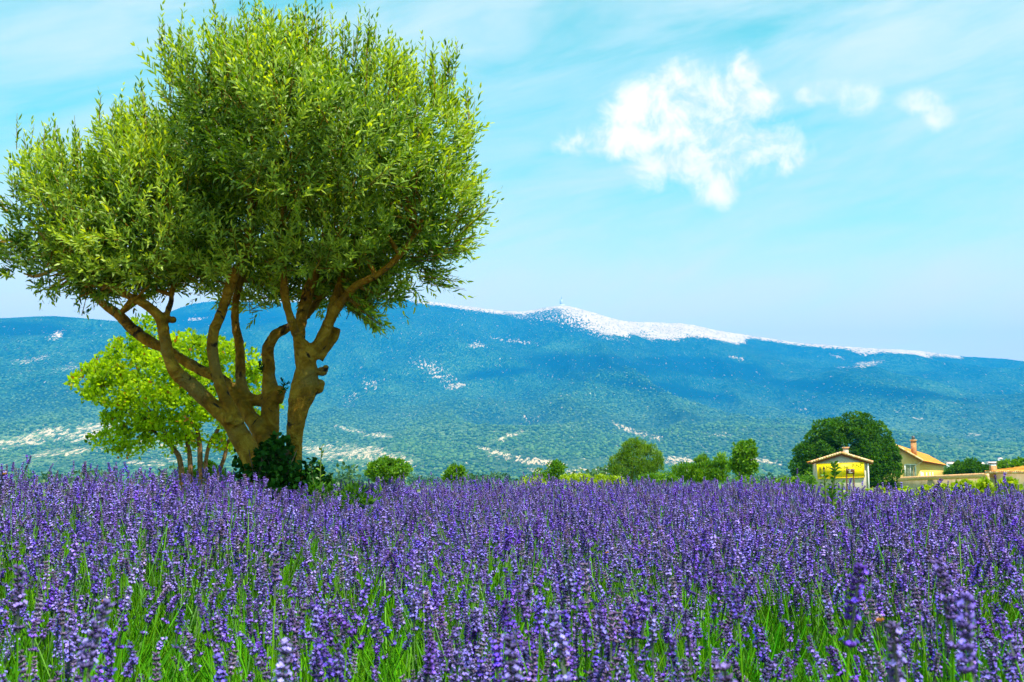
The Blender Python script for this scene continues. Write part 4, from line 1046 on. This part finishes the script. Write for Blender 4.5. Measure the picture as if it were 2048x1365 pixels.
M_stemgreen = rough_mat('weed_stem', (0.06, 0.09, 0.02), (0.12, 0.17, 0.03), 20, .1, .002)
weed('tall green leafy weed rising before the yellow sign', 6.5, [(1668, 1300, 3), (1667, 1040, 2.6), (1664, 985, 2.2), (1670, 950, 1.8), (1668, 926, 1)], 40, .055, .017, M_oak, 1)
weed('side shoot weed with broad leaves left of the tall weed', 6.3, [(1655, 1290, 2.5), (1652, 1030, 2), (1650, 975, 1.6), (1648, 950, 1)], 16, .045, .017, M_bush, 2)
weed('shorter leafy weed right of the tall weed', 6.6, [(1690, 1290, 2.5), (1686, 1030, 2), (1685, 990, 1.5), (1684, 965, 1)], 14, .045, .016, M_bush, 3)
weed('thin leafy weed stem beside the olive trunk', 8.2, [(642, 1250, 1.8), (641, 1000, 1.5), (641, 940, 1.2), (644, 892, .8)], 14, .05, .018, M_bush, 4)
weed('small weed with dry leaves right of the olive trunk', 8.4, [(629, 1250, 1.8), (628, 1000, 1.5), (626, 960, 1.2), (622, 928, .8)], 16, .05, .03, M_ivy, 5)
plant('weed_patch', 'green leafy weeds among lavender right of the olive foot', 'weed', 7.4, [(690, 1015, 36, 26), (715, 1000, 26, 18), (660, 1030, 26, 22), (640, 1000, 22, 24), (745, 1010, 20, 12)], 70, 10, .05, .045, .016, M_oak, [], None, 62, up=.8)

# ------------------------------------------------------------------ lavender
def lav_head(seed, nwh, open_, fade=0.0):
    rg = np.random.default_rng(seed); Vs = []; Fs = []; Cs = []; n = 0
    def add(v, f, c):
        nonlocal n
        Vs.append(v); Fs.append(np.asarray(f) + n); Cs.append(np.repeat(np.asarray(c)[None], len(v), 0) if np.ndim(c) == 1 else c); n += len(v)
    zc = []; z = 0.0; FD = np.array([.26, .17, .22]); bent = rg.normal(0, .10, 2)
    for k in range(nwh):
        zc.append(z); z += (.0088 - .0003 * k) * rg.uniform(.85, 1.2)
    if rg.uniform() < .6: zc = [-.022 * rg.uniform(.8, 1.6)] + zc
    for k, z in enumerate(zc):
        fr = max(0, z) / (max(zc) + 1e-6); r0 = .0034 * (1 - .45 * fr); R = .0088 * (1 - .5 * fr ** 1.6)
        nc = int(10 - 3 * fr); ph0 = rg.uniform(0, 6.28)
        for j in range(nc):
            ph = ph0 + j * 2 * math.pi / nc + rg.uniform(-.25, .25)
            o = np.array([math.cos(ph), math.sin(ph), 0]); s = np.array([-math.sin(ph), math.cos(ph), 0])
            zz_ = z + rg.uniform(-.002, .002); b = o * r0 * .5 + np.array([0, 0, zz_])
            d = unit(o * rg.uniform(.8, 1.3) + np.array([0, 0, 1.0])); L = rg.uniform(.0065, .0095); wv = .0021
            u = np.cross(s, d); mid_ = b + d * L * .55; tip = b + d * L
            cal = (np.array([.10, .05, .29]) * (1 - fade) + FD * fade) * rg.uniform(.5, 1.45); bs_ = np.array([.10, .10, .11]) * rg.uniform(.7, 1.2)
            v = np.array([b, mid_ + s * wv, mid_ - s * wv * .6 + u * wv, mid_ - s * wv * .6 - u * wv, tip])
            add(v, [(0, 1, 2), (0, 2, 3), (0, 3, 1), (4, 2, 1), (4, 3, 2), (4, 1, 3)], np.array([bs_, cal, cal, cal, cal * 1.25]))
            if rg.uniform() < open_ * (1 - .5 * fr) * (1.0 if k else .8):
                c = np.array([.22, .115, .82]) * rg.uniform(.6, 1.3); c = np.minimum(c, .92); q = tip + d * .0008; pr_ = rg.uniform(.0028, .0041)
                for a_ in range(4):
                    an_ = a_ * 1.57 + rg.uniform(-.3, .3); e = s * math.cos(an_) + u * math.sin(an_); e2 = s * math.cos(an_ + 1.57) + u * math.sin(an_ + 1.57)
                    v = np.array([q, q + e * pr_ * .6 + e2 * pr_ * .45 + d * pr_ * .3, q + e * pr_ + d * pr_ * .25, q + e * pr_ * .6 - e2 * pr_ * .45 + d * pr_ * .3])
                    add(v, [(0, 1, 2), (0, 2, 3)], c)
    # axis
    top_ = max(zc); 
    for a_ in range(3):
        an_ = a_ * 2.09; e = np.array([math.cos(an_), math.sin(an_), 0]); e2 = np.array([math.cos(an_ + 2.09), math.sin(an_ + 2.09), 0]); r = .0022
        add(np.array([e * r + (0, 0, -.03), e2 * r + (0, 0, -.03), e2 * r * .7 + (0, 0, top_), e * r * .7 + (0, 0, top_)]), [(0, 1, 2), (0, 2, 3)], np.array([.10, .12, .10]))
    Vc = np.concatenate(Vs); Vc[:, 0] += bent[0] * np.clip(Vc[:, 2], 0, 1) ** 2 * 18; Vc[:, 1] += bent[1] * np.clip(Vc[:, 2], 0, 1) ** 2 * 18
    return Vc, np.concatenate(Fs), np.concatenate(Cs)


def lav_stem(seed, L=.62, r=.0016, z1=-.0):
    rg = np.random.default_rng(seed + 500); bx, by = rg.normal(0, .03, 2); Vs = []; ns = 5
    for k in range(ns):
        t_ = k / (ns - 1); z = z1 - L * t_
        for a_ in range(3):
            an_ = a_ * 2.094; Vs.append((bx * t_ ** 2 + r * (1 + .5 * t_) * math.cos(an_), by * t_ ** 2 + r * (1 + .5 * t_) * math.sin(an_), z))
    f = []
    for k in range(ns - 1):
        for a_ in range(3):
            b2 = (a_ + 1) % 3; f += [(k * 3 + a_, k * 3 + b2, (k + 1) * 3 + b2), (k * 3 + a_, (k + 1) * 3 + b2, (k + 1) * 3 + a_)]
    g_ = np.array([.10, .28, .004]) * rg.uniform(.7, 1.4); c = np.repeat(g_[None], len(Vs), 0)
    Vs = np.array(Vs)
    # a pair of narrow leaves low on the stem
    lp = np.array([[bx * .3, by * .3, z1 - L * .55]] * 4 + [[bx * .5, by * .5, z1 - L * .75]] * 4); ld = unit(rg.normal(size=(8, 3)) * .35 + np.array([0, 0, 1.0]))
    V2, F2, _ = leaves(lp, ld, unit(rg.normal(size=(8, 3))), rg.uniform(.05, .12, 8), np.full(8, .0045), np.zeros(8))
    f = np.array(f); F2 = F2 + len(Vs)
    return np.concatenate([Vs, V2]), np.concatenate([f, F2]), np.concatenate([c, np.repeat((g_ * 1.1)[None], len(V2), 0)])


NV = 12
src = bpy.data.collections.new('lavender_sources')
heads = []; stems = []
for q in range(NV):
    h_ = lav_head(100 + q, [6, 7, 5, 8, 6, 7, 4, 6, 8, 5, 7, 6][q], [.5, .3, .6, .25, .12, .45, .7, .2, .4, .55, .3, .08][q], [0, 0, .1, 0, .5, 0, 0, .25, 0, .3, 0, .7][q]); s_ = lav_stem(q)
    heads.append(mesh_of('flower_head', h_[0], h_[1], M_lav, {'hue': h_[2]})); stems.append(mesh_of('stem', s_[0], s_[1], M_stem, {'hue': s_[2]}))
    n0 = len(h_[0]); me = mesh_of('stalk', np.concatenate([h_[0], s_[0]]), np.concatenate([h_[1], s_[1] + n0]), M_lav, {'hue': np.concatenate([h_[2], s_[2]])})
    o = bpy.data.objects.new('a_stalk_%02d' % q, me); src.objects.link(o)
for q in range(4):   # headless green stems
    v1 = []; f1 = []; c1 = []; n0 = 0
    for z_ in range(7):
        s_ = lav_stem(40 + q * 7 + z_, .5, .0012); off = RNG.normal(0, .03, 2); tl = RNG.normal(0, .12, 2)
        v = s_[0].copy(); v[:, 0] += off[0] + (v[:, 2] + .5) * tl[0]; v[:, 1] += off[1] + (v[:, 2] + .5) * tl[1]
        v1.append(v); f1.append(s_[1] + n0); c1.append(s_[2] * 1.15); n0 += len(v)
    o = bpy.data.objects.new('b_green_%02d' % q, mesh_of('green', np.concatenate(v1), np.concatenate(f1), M_stem, {'hue': np.concatenate(c1)})); src.objects.link(o)
for q in range(3):   # basal tuft
    rg = np.random.default_rng(900 + q); nb = 190
    p_ = np.stack([rg.normal(0, .07, nb), rg.normal(0, .07, nb), rg.uniform(-.05, .12, nb)], -1); d = unit(p_ * (6, 6, 0) + np.stack([rg.normal(0, .25, nb), rg.normal(0, .25, nb), np.ones(nb)], -1))
    V_, Fc, ti = leaves(p_, d, unit(rg.normal(size=d.shape)), rg.uniform(.12, .30, nb), np.full(nb, .0038), np.zeros(nb), .05)
    cc_ = np.repeat(np.array([[.065, .23, .004]]) * rg.uniform(.5, 1.5, (nb, 1)), 6, 0)
    o = bpy.data.objects.new('c_tuft_%02d' % q, mesh_of('tuft', V_, Fc, M_stem, {'hue': cc_})); src.objects.link(o)

rg = np.random.default_rng(1234)
PL = []
sp_g = .47
for gy_ in np.arange(.55, 14, sp_g * .9):
    for gx_ in np.arange(-9, 9.5, sp_g):
        x = gx_ + rg.uniform(-.16, .16) + (round(gy_ / (sp_g * .9)) % 2) * sp_g / 2; y = gy_ + rg.uniform(-.13, .13)
        s = x / y
        lim = np.interp(s, [-.6, -.3, -.2, -.05, .2, .3, .6], [7.6, 8.4, 11, 13, 12.5, 10, 9.2])
        if abs(x) > .50 * y + .8 or y > lim: continue
        if math.hypot(x - tb[0], y - tb[1] - .05) < .42: continue
        PL.append((x, y))
PL = np.array(PL)
def top_h(x, y):
    s = x / np.maximum(y, .3)
    h_ = np.interp(y, [.5, 1.2, 2, 4, 8, 13], [.78, .82, .845, .88, .925, .955])
    h_ = h_ + .125 * smooth(-.12, -.3, s) * smooth(2.5, 4.5, y) + (fbm(x * 1.3 + 9, y * 1.3, 15, 3) - .5) * .13
    return h_
pos = []; rot = []; scl = []; idx = []
for (x, y) in PL:
    s = x / y
    dn = float(fbm(np.array([x * .9 + 3]), np.array([y * .9]), 33, 3)[0])
    dens = np.interp(y, [.6, 2.0, 3.2, 5, 9], [.55, .66, .85, 1.1, 1.3]) * np.interp(dn, [.3, .7], [.65, 1.25])
    sparse = y < 3.4
    dens *= 1 - .45 * float(smooth(.05, -.25, s)) * float(smooth(3.6, 2.2, y))
    nst = int(104 * dens * rg.uniform(.8, 1.15))
    th_ = np.abs(rg.normal(0, 1, nst)) * .30; th_ = np.minimum(th_, .72); az = rg.uniform(0, 2 * math.pi, nst)
    hh = top_h(x, y) * (1 - .42 * th_ ** 2) * np.clip(rg.normal(.945, .075, nst), .70, 1.10) + (rg.uniform(0, 1, nst) > .97) * rg.uniform(.03, .10, nst)
    ln_ = (hh - .1) / np.cos(th_); b0 = rg.normal(0, .035, (nst, 2))
    X = x + b0[:, 0] + np.sin(th_) * np.cos(az) * ln_ ; Y = y + b0[:, 1] + np.sin(th_) * np.sin(az) * ln_
    bend = rg.normal(0, .17, nst)
    pos.append(np.stack([X, Y, hh - .06], -1)); rot.append(np.stack([rg.normal(0, .15, nst), th_ * 1.0 + bend, az], -1)); scl.append(rg.uniform(.72, 1.12, nst)); idx.append(rg.integers(0, NV, nst))
    ng = int(np.interp(y, [1, 2.5, 4, 8], [40, 36, 26, 13]))
    th_ = np.abs(rg.normal(0, .32, ng)); az = rg.uniform(0, 6.28, ng); hh = top_h(x, y) * (1 - .4 * th_ ** 2) * rg.uniform(.62, .9, ng); ln_ = hh / np.cos(th_)
    pos.append(np.stack([x + np.sin(th_) * np.cos(az) * ln_, y + np.sin(th_) * np.sin(az) * ln_, hh], -1)); rot.append(np.stack([np.zeros(ng), th_, az], -1)); scl.append(rg.uniform(.9, 1.2, ng)); idx.append(rg.integers(NV, NV + 4, ng))
    nt = 9
    aa = rg.uniform(0, 6.28, nt); r_ = rg.uniform(0, .26, nt)
    pos.append(np.stack([x + np.cos(aa) * r_, y + np.sin(aa) * r_, rg.uniform(.12, .36, nt)], -1)); rot.append(np.stack([rg.normal(0, .1, nt), r_ * 1.6, aa], -1)); scl.append(rg.uniform(.9, 1.5, nt)); idx.append(rg.integers(NV + 4, NV + 7, nt))
pos = np.concatenate(pos); rot = np.concatenate(rot); scl = np.concatenate(scl); idx = np.concatenate(idx)
ok = ~((np.hypot(pos[:, 0], pos[:, 1]) < .85) | ((pos[:, 1] < 1.15) & (pos[:, 2] > .93)))
pos, rot, scl, idx = pos[ok], rot[ok], scl[ok], idx[ok]
qx, qy = project(pos[:, 0], pos[:, 1], pos[:, 2] + .03)
cand_ = np.where((idx < NV) & (qx > -10) & (qx < 2058) & (qy < 1385))[0]
dist = pos[cand_, 1]; near = cand_[np.argsort(dist)[:288]]
keep = np.ones(len(pos), bool); keep[near] = False
gl = 'slender lavender stalks nearest the camera'
def zone_label(x, y):
    return None
marks = [((175, 1270), 'tall foreground lavender spike near the bottom left corner'), ((40, 1170), 'violet lavender spike at the left edge, low in the view'), ((1125, 1260), 'large violet lavender spike low in the middle'), ((1935, 1270), 'thick blurred lavender spike near the bottom right corner'),
         ((1700, 1180), 'tall thin lavender spike right of centre with spaced flower rings'), ((1790, 1300), 'broad lavender spike low on the right'), ((1900, 1180), 'leaning lavender spike left of the thick right corner spike'), ((1460, 1330), 'lavender spike at the bottom edge right of centre'),
         ((1025, 1320), 'double lavender spike at the bottom edge near centre'), ((560, 1330), 'lavender spike at the bottom edge left of centre')]
special = {}
DSP = [1.25, 1.7, 1.5, 1.1, 1.35, 1.2, 1.4, 1.2, 1.3, 1.4]
for q, ((x, y), lb) in enumerate(marks):
    if q < len(near): 
        i = near[q]; special[i] = lb; p_ = P(x, y, DSP[q]); pos[i] = p_ - np.array([0, 0, .035]); rot[i] = (rg.normal(0, .06), rg.uniform(.02, .14), rg.uniform(0, 6.28)); scl[i] = 1.15
for i in near:
    i = int(i); q = int(idx[i])
    e = empty('lavender_stalk', pos[i], special.get(i, 'slender violet lavender stalk at the near edge of the field, ' + ('lower left part', 'left of centre', 'right of centre', 'lower right part')[int(np.clip(qx[i] // 512, 0, 3))]), 'lavender', gl)
    e.rotation_euler = rot[i]; e.scale = (scl[i],) * 3
    link('flower_head', heads[q], e); link('stem', stems[q], e)
P_, R3_, S_, I_ = pos[keep], rot[keep], scl[keep], idx[keep]
lm = bpy.data.meshes.new('lavender'); lm.vertices.add(len(P_)); lm.vertices.foreach_set('co', P_.astype(np.float32).ravel())
a_ = lm.attributes.new('rot', 'FLOAT_VECTOR', 'POINT'); a_.data.foreach_set('vector', R3_.astype(np.float32).ravel())
a_ = lm.attributes.new('scl', 'FLOAT', 'POINT'); a_.data.foreach_set('value', S_.astype(np.float32))
a_ = lm.attributes.new('idx', 'INT', 'POINT'); a_.data.foreach_set('value', I_.astype(np.int32))
lav = link('lavender_field', lm, kind='stuff', label='dense field of purple lavender filling the lower part of the view')
ng_ = bpy.data.node_groups.new('scatter_stalks', 'GeometryNodeTree'); ng_.interface.new_socket('Geometry', in_out='INPUT', socket_type='NodeSocketGeometry'); ng_.interface.new_socket('Geometry', in_out='OUTPUT', socket_type='NodeSocketGeometry')
N = ng_.nodes; Lk = ng_.links
gi = N.new('NodeGroupInput'); go = N.new('NodeGroupOutput'); m2p = N.new('GeometryNodeMeshToPoints'); iop = N.new('GeometryNodeInstanceOnPoints'); ci = N.new('GeometryNodeCollectionInfo')
ci.inputs['Collection'].default_value = src; ci.inputs['Separate Children'].default_value = True; ci.inputs['Reset Children'].default_value = True
def na(nm, ty):
    q = N.new('GeometryNodeInputNamedAttribute'); q.data_type = ty; q.inputs['Name'].default_value = nm
    return [s for s in q.outputs if s.enabled and s.name == 'Attribute'][0]
Lk.new(gi.outputs[0], m2p.inputs['Mesh']); Lk.new(m2p.outputs[0], iop.inputs['Points']); Lk.new(ci.outputs[0], iop.inputs['Instance'])
iop.inputs['Pick Instance'].default_value = True
Lk.new(na('idx', 'INT'), iop.inputs['Instance Index']); Lk.new(na('rot', 'FLOAT_VECTOR'), iop.inputs['Rotation']); Lk.new(na('scl', 'FLOAT'), iop.inputs['Scale'])
Lk.new(iop.outputs[0], go.inputs[0])
md_ = lav.modifiers.new('scatter', 'NODES'); md_.node_group = ng_
def scatter(name, pts, scales, coll, label):
    me = bpy.data.meshes.new(name); me.vertices.add(len(pts)); me.vertices.foreach_set('co', pts.astype(np.float32).ravel())
    a = me.attributes.new('scl', 'FLOAT', 'POINT'); a.data.foreach_set('value', scales.astype(np.float32))
    o = link(name, me, kind='stuff', label=label)
    global N
    g = bpy.data.node_groups.new(name, 'GeometryNodeTree'); g.interface.new_socket('Geometry', in_out='INPUT', socket_type='NodeSocketGeometry'); g.interface.new_socket('Geometry', in_out='OUTPUT', socket_type='NodeSocketGeometry')
    N = g.nodes; gi = N.new('NodeGroupInput'); go = N.new('NodeGroupOutput'); mp = N.new('GeometryNodeMeshToPoints'); ip = N.new('GeometryNodeInstanceOnPoints'); ci = N.new('GeometryNodeCollectionInfo')
    ci.inputs['Collection'].default_value = coll; ci.inputs['Separate Children'].default_value = True; ci.inputs['Reset Children'].default_value = True
    ip.inputs['Pick Instance'].default_value = True
    g.links.new(gi.outputs[0], mp.inputs['Mesh']); g.links.new(mp.outputs[0], ip.inputs['Points']); g.links.new(ci.outputs[0], ip.inputs['Instance']); g.links.new(na('scl', 'FLOAT'), ip.inputs['Scale']); g.links.new(ip.outputs[0], go.inputs[0])
    o.modifiers.new('scatter', 'NODES').node_group = g
scatter('mountain_wood', FOREST[0], FOREST[1], FOREST[2], 'scattered wood covering the lower slopes of the mountain')
print('plants', len(PL), 'stalks', len(P_))

# ------------------------------------------------------------------ bees
M_bee = rough_mat('orange_bee_fur', (0.30, 0.10, 0.012), (0.42, 0.16, 0.02), 300, .2, .001)
M_wing, t = mat('bee_wing', .3, .5); t.put(t.b.inputs['Base Color'], (.6, .55, .45)); t.b.inputs['Alpha'].default_value = .6
for (px, py, D_, lab) in [(208, 1203, 1.9, 'orange bee hovering over lavender at lower left'), (1757, 1241, 1.55, 'orange bee on lavender at lower right'), (1213, 1106, 3.4, 'small orange bee in mid field right of centre'), (8, 948, 3.2, 'orange bee on lavender at the left edge')]:
    c_ = P(px, py, D_); e = empty('bee', c_, lab, 'bee', 'bees at the lavender')
    m = MB(); m.ball(c_, .0045, .003, .003, 8, 6); m.part('abdomen', M_bee, e, smooth_=True)
    m = MB(); m.ball(c_ + (.005, 0, .001), .0026, .0024, .0024, 8, 6); m.part('thorax', M_bee, e, smooth_=True)
    m = MB(); m.ball(c_ + (.0078, 0, .0005), .0015, .0015, .0015, 8, 6); m.part('head', M_black, e, smooth_=True)
    for s_ in (-1, 1):
        V_, Fc, _ = leaves((c_ + (.006, 0, .004))[None], np.array([[-.6, s_ * .8, .5]]), np.array([[0, 0, 1.]]), np.array([.010]), np.array([.004]), np.zeros(1)); part('wing', V_, Fc, M_wing, e)
